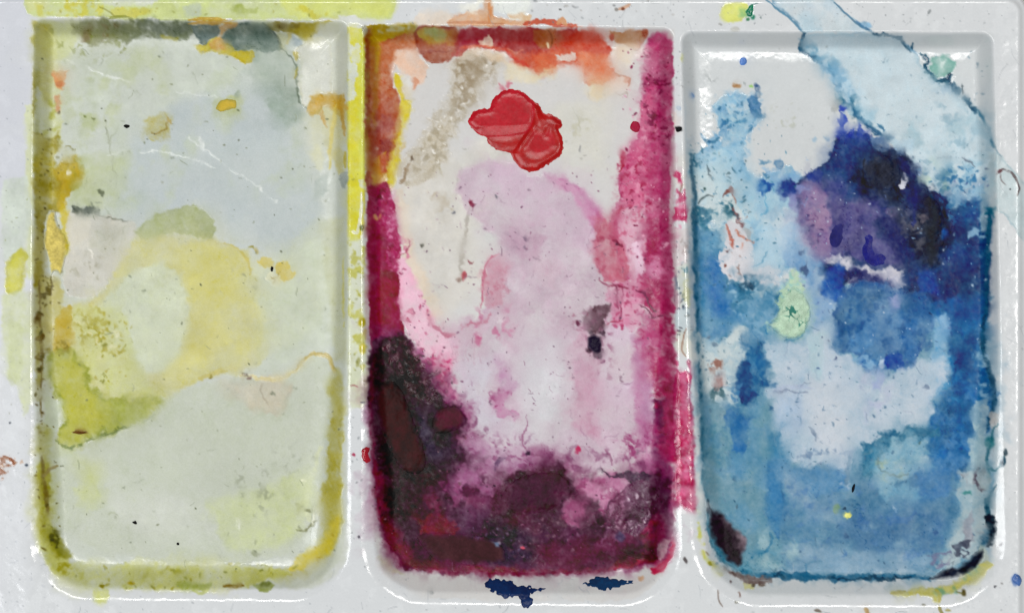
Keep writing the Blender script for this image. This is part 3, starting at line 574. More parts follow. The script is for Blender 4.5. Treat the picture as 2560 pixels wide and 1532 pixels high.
wash((984, 132, 1040, 126, 1056, 146, 1072, 166, 1060, 184, 1052, 214, 1036, 226, 1026, 196, 1004, 186, 988, 172), (228, 192, 168), 0.85, 8, (6, 20), film='paint_wash', label='faint salmon halo beside the rust stain'); wash((1026, 196, 1044, 200, 1040, 222, 1030, 218), (204, 130, 96), 0.7, 5)
wash((984, 184, 1002, 188, 1008, 215, 1012, 248, 1030, 256, 1030, 276, 1012, 312, 1000, 345, 1000, 390, 988, 444, 974, 478, 964, 456, 980, 380, 994, 320, 1004, 286, 1000, 246, 992, 222), (214, 198, 62), 0.9, 4, (4, 20), 0.15, film='paint_stain', label='yellow streak edging the rust stain in the middle well')
mottle((990, 300, 1020, 300, 1005, 400, 985, 460), (196, 176, 120), 20, -0.2, 0.3, 0.7, 5); wash((1004, 190, 1024, 190, 1026, 220, 1022, 246, 1012, 240), (220, 221, 216), 0.9, 3, (3, 10))
wash((936, 400, 968, 380, 975, 430, 960, 470, 930, 474), (188, 156, 62), 0.7, 7); wash((950, 385, 972, 385, 968, 430, 952, 430), (170, 70, 56), 0.7, 5)
wash((1032, 84, 1046, 68, 1090, 66, 1140, 72, 1148, 118, 1126, 150, 1096, 160, 1066, 152, 1046, 132), (158, 88, 66), 0.93, 2.5, (2, 20), 0.5, 4, (112, 46, 44), gran=0.1, film='paint_stain', label='brown oval stain at the top of the middle well')
wash((1042, 82, 1060, 70, 1108, 72, 1124, 94, 1104, 112, 1070, 106, 1048, 96), (184, 168, 84), 0.85, 6, (4, 20)); wash((1060, 72, 1110, 74, 1118, 92, 1090, 98, 1066, 88), (168, 178, 126), 0.8, 6); wash((1108, 76, 1140, 74, 1142, 115, 1118, 118), (176, 120, 60), 0.7, 6)
line((1050, 130, 1090, 128, 1130, 132), 5, (130, 60, 54), 0.5)
# red band on the upper wall
wash((1138, 96, 1150, 76, 1200, 70, 1300, 72, 1420, 76, 1488, 80, 1506, 96, 1530, 124, 1522, 140, 1514, 164, 1536, 172, 1546, 192, 1530, 204, 1480, 214, 1458, 204, 1454, 180, 1440, 158, 1400, 162, 1392, 178, 1344, 184, 1306, 172, 1284, 152, 1262, 132, 1220, 122, 1168, 114, 1152, 138, 1134, 146),
     (158, 52, 58), 0.93, 5, (5, 20), 0.15, 6, (130, 30, 44), col2=(204, 88, 60), grad=(1280, 84, 1300, 168), film='paint_stain', label='wide red and rust stain along the upper wall of the middle well')
wash((1140, 90, 1160, 74, 1230, 72, 1236, 104, 1200, 112, 1150, 120), (148, 40, 58), 0.8, 7); wash((1262, 74, 1340, 74, 1350, 120, 1300, 130, 1262, 112), (150, 48, 52), 0.7, 10)
wash((1335, 72, 1390, 76, 1384, 116, 1350, 122, 1336, 100), (160, 98, 54), 0.8, 6, (4, 20)); line((1368, 76, 1380, 96, 1376, 120), 4, (120, 66, 40), 0.7); wash((1390, 76, 1420, 78, 1410, 120, 1388, 118), (158, 84, 54), 0.6, 8)
wash((1405, 78, 1490, 80, 1530, 124, 1518, 140, 1440, 130, 1400, 118), (188, 68, 54), 0.7, 8)
wash((1330, 135, 1400, 128, 1394, 172, 1340, 178), (210, 112, 78), 0.7, 12); wash((1440, 126, 1520, 140, 1530, 200, 1470, 208, 1452, 170), (214, 128, 92), 0.8, 12)
wash((1196, 106, 1225, 88, 1232, 104, 1226, 118, 1202, 116), (222, 198, 178), 0.9, 2.5, (3, 10)); wash((1386, 138, 1438, 134, 1440, 150, 1398, 154), (224, 220, 212), 0.9, 3, (3, 10)); dot(1368, 114, 4, 6, (214, 196, 160)); line((1268, 122, 1290, 130, 1306, 124), 4, (212, 130, 100), 0.7)
line((1150, 120, 1210, 116, 1262, 126, 1300, 152), 6, (212, 84, 54), 0.6); line((1262, 128, 1290, 150, 1330, 170), 8, (190, 52, 48), 0.5)
wash((1262, 160, 1330, 178, 1398, 172, 1392, 186, 1330, 204, 1268, 206), (224, 212, 178), 0.7, 14, (8, 40)); wash((1152, 130, 1200, 118, 1262, 134, 1270, 160, 1220, 150, 1160, 150), (216, 186, 148), 0.6, 10)
wash((1456, 200, 1530, 196, 1536, 210, 1516, 238, 1490, 252, 1466, 236), (224, 206, 168), 0.75, 14, (8, 40)); wash((1396, 164, 1450, 160, 1455, 190, 1400, 180), (224, 206, 196), 0.6, 12)
wash((1505, 82, 1530, 80, 1530, 98, 1516, 100), (216, 190, 178), 0.7, 4); wash((1526, 78, 1620, 80, 1616, 100, 1602, 122, 1588, 132, 1574, 120, 1548, 108, 1532, 100), (192, 146, 104), 0.9, 4, (4, 20), 0.4, 4, (166, 96, 66), film='paint_stain', label='tan stain in the upper right corner of the middle well')
dot(1530, 94, 6, 9, (180, 76, 56)); dot(1612, 84, 8, 12, (168, 92, 62)); line((1520, 118, 1526, 128, 1522, 136), 8, (186, 70, 54), 0.8)
mottle((1540, 108, 1620, 120, 1600, 160, 1545, 180, 1530, 130), (226, 224, 214), 20, -0.4, 0.0, 0.9, 6); wash((1536, 120, 1560, 116, 1574, 160, 1548, 150), (222, 202, 172), 0.7, 6)
wash((1528, 200, 1545, 188, 1574, 196, 1572, 225, 1540, 232, 1520, 224), (222, 208, 196), 0.7, 8); line((1538, 180, 1550, 188, 1574, 194, 1572, 210, 1566, 220), 5, (176, 100, 74), 0.85); wash((1556, 190, 1574, 192, 1572, 212, 1560, 208), (206, 128, 96), 0.7, 4); line((1534, 232, 1552, 236, 1568, 236, 1570, 250), 2.5, (150, 126, 110), 0.7)
# gritty grey brown smear
wash((1136, 160, 1160, 134, 1200, 140, 1240, 152, 1248, 170, 1220, 206, 1192, 246, 1160, 290, 1130, 340, 1110, 400, 1090, 444, 1060, 450, 1010, 470, 1005, 420, 1040, 360, 1090, 290, 1120, 240, 1128, 196), (190, 182, 164), 0.8, 14, (10, 20), gran=0.4, gcell=10, rough=1.2, rcell=5, grit=1.0, rou=0.28, film='gritty_smear', label='gritty grey brown smear with sparkling grains in the middle well')
mottle((1140, 150, 1240, 150, 1220, 210, 1150, 290, 1130, 280), (146, 130, 104), 10, -0.25, 0.2, 0.85, 14, rough=1.5, rcell=5); wash((1160, 150, 1210, 150, 1190, 200, 1160, 200), (150, 132, 104), 0.5, 18)
mottle((1090, 300, 1160, 270, 1120, 400, 1060, 440, 1020, 440), (164, 154, 132), 10, 0.0, 0.35, 0.7, 14)
specks(110, (1020, 150, 1240, 450), [(236, 234, 226), (238, 236, 230)], (1.8, 3.6), (0.6, 0.95), poly=(1136, 165, 1240, 165, 1190, 250, 1150, 300, 1120, 420, 1030, 440, 1090, 290))  # near-white specks put the glitter of the grains into the colour
line((1028, 392, 1018, 420, 1012, 445, 1000, 460), 8, (130, 106, 76), 0.7, gaps=0.15); dot(1026, 398, 4, 8, (110, 96, 80), 30)
mottle((1070, 480, 1140, 480, 1130, 530, 1070, 530), (184, 170, 146), 20, 0.0, 0.4, 0.6, 12)
line((1174, 520, 1164, 570, 1158, 620, 1150, 660, 1150, 700), 8, (166, 160, 150), 0.65, 3, (3, 20), gaps=0.1); line((1150, 420, 1145, 450, 1140, 500), 4, (186, 178, 176), 0.6); line((1200, 410, 1196, 440, 1190, 470), 5, (190, 178, 172), 0.6, gaps=0.2)
line((1102, 420, 1106, 440), 5, (170, 160, 130), 0.7)
# tan halo and left magenta wall
wash((985, 470, 1010, 470, 1020, 560, 1040, 640, 1080, 720, 1110, 790, 1080, 790, 1040, 720, 1010, 660, 996, 560), (224, 208, 188), 0.75, 12, (6, 40), gran=0.2)
wash((918, 468, 940, 466, 962, 456, 978, 476, 988, 530, 996, 580, 1004, 640, 1000, 720, 1002, 790, 1010, 830, 1000, 860, 960, 900, 930, 920, 924, 800, 918, 620), (140, 20, 62), 0.95, 3, (3, 20), 0.2, 5, (96, 10, 40), gran=0.08, rough=0.8, rou=0.35,
     film='paint_stain', label='deep crimson stain on the left wall of the middle well')
wash((955, 470, 976, 480, 990, 545, 998, 620, 990, 690, 968, 640, 958, 560), (176, 60, 110), 0.7, 9, (5, 20), rough=1.6, rcell=5, grit=0.8); mottle((955, 480, 990, 490, 996, 640, 980, 700, 960, 600), (224, 158, 190), 10, 0.15, 0.4, 0.75, 6, rough=0.8)
mottle((925, 470, 965, 470, 970, 530, 930, 540), (92, 10, 40), 10, 0.0, 0.3, 0.7, 6); dot(939, 545, 5, 8, (206, 156, 100), -30); dot(952, 542, 3, 5, (196, 120, 90), 20); dot(925, 570, 3, 6, (190, 140, 80))
mottle((918, 560, 996, 600, 1000, 850, 930, 860), (112, 14, 46), 20, 0.1, 0.5, 0.6, 10)
mottle((990, 600, 1030, 590, 1024, 640, 1000, 650), (206, 110, 146), 10, -0.2, 0.2, 0.8, 5, rough=1.0); line((1018, 600, 1022, 612, 1010, 632, 998, 636), 4, (150, 60, 84), 0.7); dot(1006, 628, 5, 6, (244, 220, 230))
wash((998, 645, 1016, 642, 1030, 680, 1046, 720, 1064, 750, 1080, 790, 1100, 822, 1136, 838, 1150, 860, 1140, 910, 1128, 960, 1146, 990, 1168, 1026, 1180, 1060, 1140, 1010, 1096, 972, 1080, 940, 1064, 900, 1034, 850, 1008, 812, 998, 740), (234, 188, 207), 0.9, 5, (5, 20), 0.15, 5, (206, 120, 150), film='paint_wash', label='bright pink wash down the left side of the middle well')
wash((1060, 900, 1130, 900, 1130, 960, 1150, 1000, 1090, 970), (222, 130, 165), 0.7, 12); mottle((1040, 880, 1130, 900, 1160, 1010, 1090, 980), (190, 60, 108), 10, 0.05, 0.35, 0.8, 8)
specks(50, (1000, 640, 1150, 1000), [(170, 60, 100), (140, 40, 80)], (1.5, 3.6), (0.4, 0.8), poly=(1000, 650, 1080, 780, 1150, 860, 1160, 1010, 1060, 920, 1000, 800)); dot(1025, 780, 9, 8, (190, 80, 116), 0, 0.8, ring=0.5); dot(1020, 802, 4, 4, (160, 50, 80)); dot(1110, 869, 4, 3, (90, 30, 60))
# lavender pink wash, big, over the middle
wash((1150, 426, 1230, 402, 1320, 428, 1396, 440, 1450, 470, 1486, 510, 1506, 546, 1500, 600, 1520, 700, 1560, 800, 1600, 850, 1614, 1000, 1604, 1130, 1500, 1180, 1400, 1170, 1250, 1200, 1150, 1100, 1160, 1000, 1140, 930, 1140, 880, 1090, 820, 1130, 812, 1200, 792, 1216, 740, 1206, 700, 1216, 650, 1246, 628, 1250, 590, 1200, 560, 1150, 500),
     (200, 180, 193), 0.9, 14, (10, 40), 0.2, 10, (194, 146, 176), gran=0.3, gcell=40, var=0.05, vcell=40, film='paint_wash', label='pale lavender pink wash over the floor of the middle well')
wash((1220, 404, 1330, 430, 1460, 480, 1500, 550, 1470, 640, 1380, 560, 1250, 500), (204, 180, 197), 0.75, 40, (14, 90)); wash((1370, 440, 1440, 462, 1484, 510, 1508, 550, 1480, 570, 1440, 510, 1390, 466), (202, 144, 178), 0.8, 9, (5, 40)); line((1400, 444, 1450, 476, 1490, 524, 1504, 552), 8, (186, 118, 160), 0.6, 5)
mottle((1180, 430, 1480, 440, 1490, 1100, 1200, 1100), (211, 203, 209), 40, 0.1, 0.7, 0.55, 40); wash((1320, 850, 1410, 850, 1420, 1040, 1330, 1080, 1290, 960), (209, 209, 213), 0.75, 34); wash((1150, 900, 1230, 890, 1220, 1000, 1280, 1060, 1200, 1080, 1160, 1000), (202, 201, 210), 0.7, 30)
wash((1250, 585, 1270, 566, 1330, 572, 1362, 600, 1350, 640, 1310, 640, 1260, 620), (192, 158, 178), 0.75, 16, (8, 20)); mottle((1260, 590, 1320, 590, 1320, 626, 1262, 624), (126, 108, 128), 10, 0.1, 0.35, 0.7, 10); wash((1330, 640, 1400, 660, 1380, 720, 1330, 680), (204, 180, 192), 0.6, 18)
wash((1206, 700, 1216, 656, 1240, 636, 1260, 640, 1262, 700, 1256, 760, 1220, 770), (200, 150, 166), 0.7, 12); mottle((1200, 650, 1270, 640, 1268, 770, 1206, 770), (186, 104, 126), 10, 0.2, 0.6, 0.5, 12); line((1204, 770, 1206, 720, 1212, 670, 1228, 644, 1246, 634), 5, (190, 96, 122), 0.7)
mottle((1180, 780, 1280, 760, 1290, 860, 1190, 850), (194, 110, 146), 20, 0.1, 0.4, 0.75, 12); line((1068, 780, 1074, 806, 1096, 822, 1120, 838, 1136, 836, 1150, 818, 1180, 808, 1212, 802, 1226, 786), 8, (176, 84, 110), 0.75, 3, (4, 10), gaps=0.2); dot(1252, 798, 9, 12, (232, 230, 232)); dot(1196, 850, 8, 12, (190, 90, 130), 0, 0.7)
for i in range(7): line((1130 + i * 11, 862 + (i * 7 % 5) * 9, 1132 + i * 11, 885 + (i * 3 % 4) * 8, 1136 + i * 11, 905), 2.0, (184, 140, 160), 0.4)
wash((1240, 900, 1262, 912, 1292, 960, 1272, 985, 1250, 965), (186, 132, 172), 0.7, 10); wash((1224, 990, 1245, 975, 1275, 968, 1272, 990, 1255, 1012, 1290, 1030, 1300, 1044, 1262, 1044, 1236, 1025, 1222, 1005), (190, 130, 166), 0.8, 6, (6, 10)); mottle((1222, 975, 1278, 970, 1275, 1015, 1228, 1015), (146, 62, 108), 10, 0.05, 0.3, 0.8, 5)
wash((1446, 800, 1500, 880, 1500, 1000, 1490, 1090, 1440, 1080, 1440, 950), (196, 150, 172), 0.75, 26, (10, 40)); wash((1520, 820, 1585, 800, 1592, 1000, 1530, 1000), (214, 196, 212), 0.7, 16); wash((1520, 880, 1585, 860, 1582, 950, 1540, 960), (212, 203, 206), 0.7, 16)
wash((1580, 850, 1616, 840, 1625, 1000, 1622, 1100, 1588, 1060), (182, 124, 160), 0.8, 14)
# upper right magenta wall
wash((1626, 92, 1640, 84, 1664, 86, 1680, 120, 1682, 260, 1676, 420, 1674, 520, 1678, 640, 1684, 780, 1660, 780, 1630, 720, 1606, 700, 1560, 690, 1520, 560, 1530, 538, 1546, 500, 1548, 436, 1562, 410, 1578, 370, 1594, 330, 1598, 260, 1604, 200, 1618, 120),
     (178, 70, 114), 0.92, 6, (5, 20), 0.15, 5, (136, 26, 68), gran=0.25, var=0.12, vcell=20, rough=1.2, rcell=10, grit=0.4, film='paint_stain', label='magenta crust down the upper right wall of the middle well')
wash((1600, 250, 1625, 230, 1630, 330, 1624, 460, 1600, 520, 1560, 520, 1552, 440, 1580, 380), (204, 104, 140), 0.8, 10, (6, 20), rough=1.0); mottle((1560, 380, 1625, 300, 1630, 520, 1560, 540), (226, 160, 184), 10, 0.1, 0.4, 0.7, 10); mottle((1550, 390, 1625, 390, 1625, 560, 1540, 560), (160, 36, 76), 10, 0.2, 0.4, 0.85, 8)
mottle((1608, 110, 1660, 110, 1640, 260, 1604, 260), (222, 150, 180), 10, 0.25, 0.45, 0.8, 8, rough=1.5); mottle((1608, 110, 1676, 110, 1676, 400, 1610, 400), (110, 16, 56), 10, 0.3, 0.5, 0.85, 8)
wash((1630, 100, 1672, 100, 1670, 180, 1632, 180), (176, 72, 112), 0.5, 12); wash((1640, 250, 1672, 240, 1668, 520, 1632, 540, 1624, 420), (160, 46, 92), 0.6, 20, (14, 20), gran=0.6); wash((1555, 372, 1566, 380, 1556, 430, 1548, 436), (160, 30, 64), 0.85, 3)
wash((1536, 520, 1560, 516, 1610, 530, 1614, 640, 1600, 700, 1570, 690, 1556, 600), (216, 182, 196), 0.88, 7, (8, 20), gran=0.2); mottle((1540, 520, 1612, 520, 1616, 640, 1550, 620), (192, 90, 122), 10, 0.2, 0.45, 0.8, 8)
wash((1484, 542, 1512, 532, 1536, 560, 1558, 598, 1566, 650, 1574, 690, 1534, 706, 1502, 690, 1478, 650, 1486, 590), (190, 102, 124), 0.85, 8, (6, 20), gran=0.25); mottle((1490, 590, 1566, 600, 1570, 700, 1500, 690), (160, 62, 90), 20, 0.0, 0.4, 0.7, 8); line((1528, 540, 1540, 536, 1556, 520, 1580, 514), 9, (170, 52, 82), 0.75, gaps=0.1); dot(1548, 609, 6, 5, (60, 20, 44)); line((1534, 600, 1548, 606, 1556, 618), 6, (130, 40, 70), 0.8)
wash((1580, 610, 1606, 600, 1610, 700, 1588, 710), (224, 200, 216), 0.8, 8); wash((1614, 560, 1678, 560, 1680, 790, 1650, 780, 1640, 700, 1616, 640), (150, 34, 78), 0.7, 20, (14, 20), gran=0.6); mottle((1610, 560, 1670, 560, 1672, 700, 1616, 680), (204, 130, 164), 20, 0.1, 0.4, 0.75, 8); wash((1616, 660, 1652, 650, 1650, 720, 1620, 716), (204, 140, 172), 0.7, 9)
# right wall lower
wash((1612, 690, 1660, 700, 1684, 770, 1688, 900, 1690, 1100, 1690, 1300, 1672, 1390, 1640, 1410, 1600, 1400, 1620, 1300, 1640, 1180, 1636, 1060, 1630, 980, 1616, 880, 1620, 790, 1596, 760, 1560, 720), (160, 40, 86), 0.9, 14, (12, 20), 0.1, gran=0.45, var=0.14, vcell=20, rough=0.8, rou=0.25, film='paint_stain', label='crimson stain down the lower right wall of the middle well')
wash((1530, 700, 1600, 706, 1606, 780, 1590, 820, 1540, 810, 1520, 760), (210, 140, 170), 0.8, 8, (6, 20)); mottle((1516, 700, 1620, 700, 1616, 830, 1530, 820), (170, 60, 100), 10, 0.2, 0.45, 0.8, 8)
wash((1606, 780, 1640, 780, 1644, 900, 1612, 920), (180, 84, 130), 0.6, 18, (12, 20), gran=0.6); mottle((1620, 840, 1690, 840, 1690, 1300, 1640, 1300), (126, 18, 56), 20, 0.1, 0.4, 0.6, 10); mottle((1630, 1000, 1660, 1000, 1662, 1200, 1640, 1200), (74, 20, 56), 20, -0.2, 0.2, 0.8, 6)
wash((1600, 1060, 1640, 1040, 1646, 1180, 1600, 1190), (172, 92, 140), 0.8, 10, (6, 20)); mottle((1560, 1080, 1640, 1060, 1640, 1180, 1560, 1170), (150, 60, 110), 10, 0.2, 0.45, 0.75, 8); wash((1600, 960, 1632, 950, 1636, 1050, 1606, 1050), (182, 132, 168), 0.8, 8)
line((1668, 1160, 1668, 1230, 1664, 1280, 1668, 1338), 5, (206, 176, 180), 0.85, gaps=0.05, rel=0.6); line((1688, 1180, 1692, 1230, 1690, 1240), 5, (210, 130, 150), 0.8)  # the longer pale line paints in the specular streak on the wall
line((1530, 706, 1542, 730, 1545, 770), 6, (116, 40, 70), 0.8); line((1538, 712, 1556, 726, 1552, 800), 4, (140, 50, 84), 0.8); line((1590, 724, 1612, 736, 1622, 760, 1640, 780), 6, (96, 30, 62), 0.8); line((1600, 760, 1625, 780, 1640, 792, 1660, 790), 4, (90, 24, 54), 0.8); line((1516, 812, 1535, 803, 1560, 800), 3.5, (170, 60, 90), 0.8)
line((1500, 700, 1520, 716, 1534, 712, 1560, 720, 1590, 716), 5, (130, 40, 70), 0.7, gaps=0.15)
# dark blotch
wash((1462, 790, 1476, 772, 1500, 764, 1528, 764, 1520, 785, 1512, 812, 1500, 830, 1480, 832, 1468, 815), (100, 70, 82), 0.9, 5, (6, 10), 0.2, rough=1.2, film='paint_spot', label='dark plum blotch on the floor of the middle well'); mottle((1432, 780, 1470, 786, 1462, 825, 1438, 820), (150, 86, 110), 10, 0.0, 0.3, 0.85, 6); dot(1446, 808, 5, 8, (100, 46, 70)); mottle((1475, 800, 1515, 800, 1508, 845, 1470, 850), (60, 40, 54), 10, 0.0, 0.3, 0.85, 5); dot(1494, 884, 12, 14, (62, 46, 60), 0, 0.9); dot(1470, 874, 8, 5, (70, 46, 60), 20); mottle((1455, 780, 1530, 770, 1530, 920, 1460, 910), (160, 110, 136), 10, 0.25, 0.45, 0.7, 14)
dot(1508, 902, 5, 5, (120, 70, 100), 0, 0.7); mottle((1490, 900, 1540, 900, 1540, 960, 1500, 950), (164, 116, 140), 10, 0.15, 0.4, 0.6, 10); line((1550, 940, 1556, 955), 5, (120, 90, 110), 0.8)
# lower plum mass
wash((930, 820, 1000, 820, 1070, 900, 1130, 970, 1190, 1020, 1200, 1120, 1260, 1170, 1340, 1130, 1420, 1140, 1480, 1200, 1560, 1170, 1640, 1140, 1680, 1160, 1680, 1390, 1560, 1430, 1100, 1430, 960, 1370, 930, 1200), (150, 82, 122), 0.75, 26, (12, 40), gran=0.4, col2=(122, 50, 92))
mottle((1080, 900, 1250, 1100, 1420, 1120, 1640, 1120, 1640, 1230, 1240, 1230, 1120, 1120), (120, 56, 96), 20, 0.05, 0.4, 0.7, 24)
wash((924, 890, 940, 850, 962, 842, 985, 846, 1004, 832, 1028, 856, 1040, 895, 1060, 920, 1078, 940, 1078, 965, 1096, 985, 1104, 1008, 1140, 1008, 1164, 1036, 1166, 1060, 1150, 1080, 1156, 1120, 1180, 1160, 1200, 1190, 1240, 1214, 1270, 1196, 1330, 1170, 1390, 1158, 1416, 1184, 1440, 1212, 1452, 1238, 1424, 1246, 1408, 1270, 1418, 1312, 1470, 1312, 1500, 1284, 1530, 1256, 1570, 1220, 1610, 1190, 1650, 1180, 1676, 1200, 1680, 1300, 1668, 1360, 1640, 1390, 1600, 1404, 1520, 1424, 1400, 1432, 1200, 1428, 1090, 1426, 1020, 1416, 980, 1380, 952, 1300, 936, 1180, 924, 1000),
     (66, 32, 52), 0.97, 9, (7, 20), 0.1, 6, (104, 26, 56), gran=0.06, var=0.2, vcell=40, col2=(92, 44, 74), t=2.0, rough=2.6, rcell=40, rou=0.5, grit=0.35, film='dried_paint', label='dark plum dried paint filling the bottom of the middle well')
wash((924, 900, 960, 850, 1010, 840, 1060, 930, 1100, 1000, 1130, 1090, 1120, 1180, 1060, 1240, 1040, 1300, 1000, 1330, 950, 1250, 930, 1100), (46, 24, 34), 0.92, 14, (8, 20), gran=0.05, rough=2.0, rcell=20, var=0.18)
mottle((950, 850, 1020, 840, 1080, 940, 1110, 1000, 1060, 1010, 980, 930), (84, 46, 58), 10, 0.05, 0.35, 0.8, 8, rough=4.5, rcell=10, rou=0.22); mottle((960, 850, 1060, 850, 1120, 990, 1050, 1000), (120, 86, 96), 10, 0.42, 0.55, 0.6, 8, rough=3.5, rcell=10, rou=0.2)
wash((1080, 930, 1130, 1080, 1160, 1130, 1140, 1180, 1080, 1180, 1050, 1060), (54, 38, 56), 0.75, 22, (8, 20), col2=(46, 28, 40)); wash((1040, 1010, 1080, 1080, 1100, 1140, 1070, 1140, 1050, 1080), (60, 52, 72), 0.7, 12)
wash((926, 930, 938, 900, 930, 1000, 936, 1100, 944, 1200, 936, 1200, 926, 1080), (112, 16, 52), 0.85, 5); wash((932, 1140, 950, 1180, 962, 1200, 958, 1220, 975, 1300, 1010, 1350, 1044, 1396, 1090, 1404, 1160, 1410, 1250, 1420, 1180, 1432, 1080, 1432, 1010, 1410, 970, 1370, 948, 1300, 936, 1220), (112, 20, 50), 0.88, 8, (5, 20), var=0.14)
wash((1150, 1412, 1300, 1420, 1500, 1418, 1600, 1388, 1660, 1376, 1640, 1404, 1540, 1424, 1400, 1436, 1200, 1436), (112, 20, 50), 0.85, 8, (6, 20)); wash((1540, 1400, 1600, 1388, 1612, 1400, 1570, 1418, 1520, 1428), (176, 34, 70), 0.8, 5)
wash((1044, 1296, 1060, 1300, 1084, 1284, 1120, 1296, 1136, 1318, 1148, 1330, 1080, 1332, 1046, 1330), (126, 34, 50), 0.85, 9, (8, 20), gran=0.5, rough=1.5, film='dried_paint', label='small red dried patch near the bottom left of the middle well')
wash((1060, 1240, 1100, 1240, 1120, 1290, 1080, 1290), (120, 36, 66), 0.7, 10)
mottle((1150, 1130, 1250, 1180, 1330, 1160, 1290, 1220, 1200, 1250, 1130, 1240), (164, 104, 144), 20, -0.4, 0.1, 0.9, 12, rough=1.5); mottle((1100, 1180, 1250, 1200, 1220, 1280, 1110, 1270), (140, 72, 112), 10, 0.1, 0.4, 0.8, 10); wash((1160, 1080, 1250, 1130, 1330, 1130, 1320, 1170, 1240, 1190, 1180, 1160), (184, 142, 172), 0.75, 14, (8, 20)); mottle((1160, 1080, 1330, 1100, 1330, 1180, 1180, 1180), (136, 70, 112), 10, 0.2, 0.45, 0.8, 10)
wash((1170, 1240, 1240, 1250, 1220, 1280, 1160, 1275), (134, 60, 98), 0.7, 10); wash((1130, 1280, 1220, 1250, 1230, 1330, 1150, 1330), (80, 48, 74), 0.7, 14)
wash((1230, 1200, 1390, 1162, 1440, 1236, 1400, 1250, 1410, 1310, 1330, 1340, 1230, 1320), (78, 38, 56), 0.8, 14, (8, 20), rough=2.0); wash((1220, 1300, 1340, 1330, 1330, 1410, 1230, 1400), (56, 44, 64), 0.75, 18, (8, 20)); wash((1330, 1290, 1400, 1270, 1400, 1350, 1340, 1370), (80, 56, 76), 0.6, 16); mottle((1250, 1290, 1420, 1290, 1420, 1400, 1250, 1400), (112, 84, 92), 10, 0.3, 0.5, 0.6, 14)
wash((1340, 1360, 1530, 1330, 1600, 1340, 1560, 1400, 1400, 1418, 1340, 1410), (98, 34, 62), 0.7, 16, (8, 20)); mottle((1400, 1310, 1560, 1300, 1560, 1360, 1400, 1360), (132, 84, 116), 10, 0.05, 0.4, 0.75, 12)
wash((1412, 1256, 1440, 1240, 1480, 1250, 1504, 1284, 1470, 1312, 1424, 1314), (166, 80, 124), 0.8, 14, (12, 20), gran=0.5, film='paint_wash', label='magenta pink patch between the plum lumps at the bottom of the middle well'); wash((1440, 1200, 1530, 1190, 1560, 1220, 1510, 1270, 1460, 1240), (200, 140, 172), 0.8, 12, (8, 20)); mottle((1440, 1200, 1540, 1200, 1510, 1270, 1440, 1250), (150, 64, 110), 10, 0.15, 0.4, 0.8, 8)
wash((1490, 1172, 1530, 1184, 1560, 1176, 1600, 1180, 1632, 1182, 1618, 1200, 1570, 1200, 1530, 1192), (62, 44, 62), 0.92, 4, (5, 20), rough=1.5, film='dried_paint', label='dark dried streak above the sparkling patch in the middle well')
wash((1500, 1290, 1540, 1256, 1580, 1210, 1630, 1200, 1636, 1290, 1610, 1330, 1540, 1330), (100, 56, 84), 0.85, 10, (8, 20), rough=4.0, rcell=10, grit=1.0, rou=0.2); mottle((1510, 1280, 1572, 1230, 1590, 1310, 1530, 1320), (204, 168, 192), 10, 0.1, 0.35, 0.85, 8, rough=2.0, rcell=5); specks(60, (1490, 1220, 1640, 1330), [(228, 206, 220), (240, 226, 232)], (1.6, 3.4), (0.6, 0.9)); line((1510, 1275, 1540, 1245, 1575, 1208), 5, (80, 50, 70), 0.7)  # the pale specks paint in the sparkle of this patch
wash((1620, 1200, 1650, 1180, 1660, 1260, 1630, 1300), (70, 32, 52), 0.75, 9); wash((1600, 1330, 1650, 1280, 1664, 1340, 1620, 1380), (150, 32, 74), 0.85, 9, (5, 20)); dot(1550, 1340, 12, 10, (50, 50, 84), 0, 0.7)
line((1550, 1376, 1600, 1390, 1648, 1396), 12, (56, 22, 32), 0.9, rel=1.5); wash((1640, 1372, 1664, 1348, 1674, 1350, 1664, 1380, 1650, 1400), (206, 188, 190), 0.85, 3); wash((1664, 1400, 1684, 1340, 1690, 1360, 1678, 1400, 1654, 1430, 1634, 1436, 1630, 1420), (186, 52, 84), 0.9, 4, (3, 20), film='paint_smear', label='crimson smear curling out of the lower right corner of the middle well')
mottle((940, 1180, 1660, 1180, 1660, 1420, 960, 1420), (98, 34, 66), 40, 0.1, 0.6, 0.45, 30)
mottle((940, 1100, 1640, 1220, 1640, 1420, 960, 1400), (48, 22, 36), 40, 0.0, 0.5, 0.65, 30)
specks(60, (1180, 1300, 1320, 1410), [(190, 180, 196), (120, 110, 140), (30, 24, 40)], (1.4, 3.2), (0.4, 0.8)); specks(60, (1270, 1280, 1440, 1410), [(130, 96, 110), (40, 28, 44)], (1.4, 3.2), (0.4, 0.8)); dot(1240, 1362, 12, 5, (120, 150, 180), 40, 0.7); dot(1310, 1367, 5, 5, (210, 90, 110)); line((1200, 1336, 1240, 1342, 1270, 1340), 4, (30, 20, 30), 0.8)
specks(70, (930, 850, 1160, 1330), [(130, 100, 108), (24, 14, 20), (100, 60, 70)], (1.2, 2.8), (0.4, 0.8))
# dry wall below and rest
wash((1240, 1440, 1500, 1440, 1560, 1470, 1500, 1490, 1300, 1486), (206, 209, 208), 0.6, 10); dot(1602, 1446, 9, 5, (200, 150, 110), -20, 0.8); hairs(10, (1350, 1440, 1520, 1490), [(150, 160, 172)], (14, 30)); dot(1078, 1480, 5, 4, (110, 116, 116)); wash((950, 1390, 990, 1420, 1010, 1436, 980, 1430, 955, 1410), (186, 182, 140), 0.5, 7)
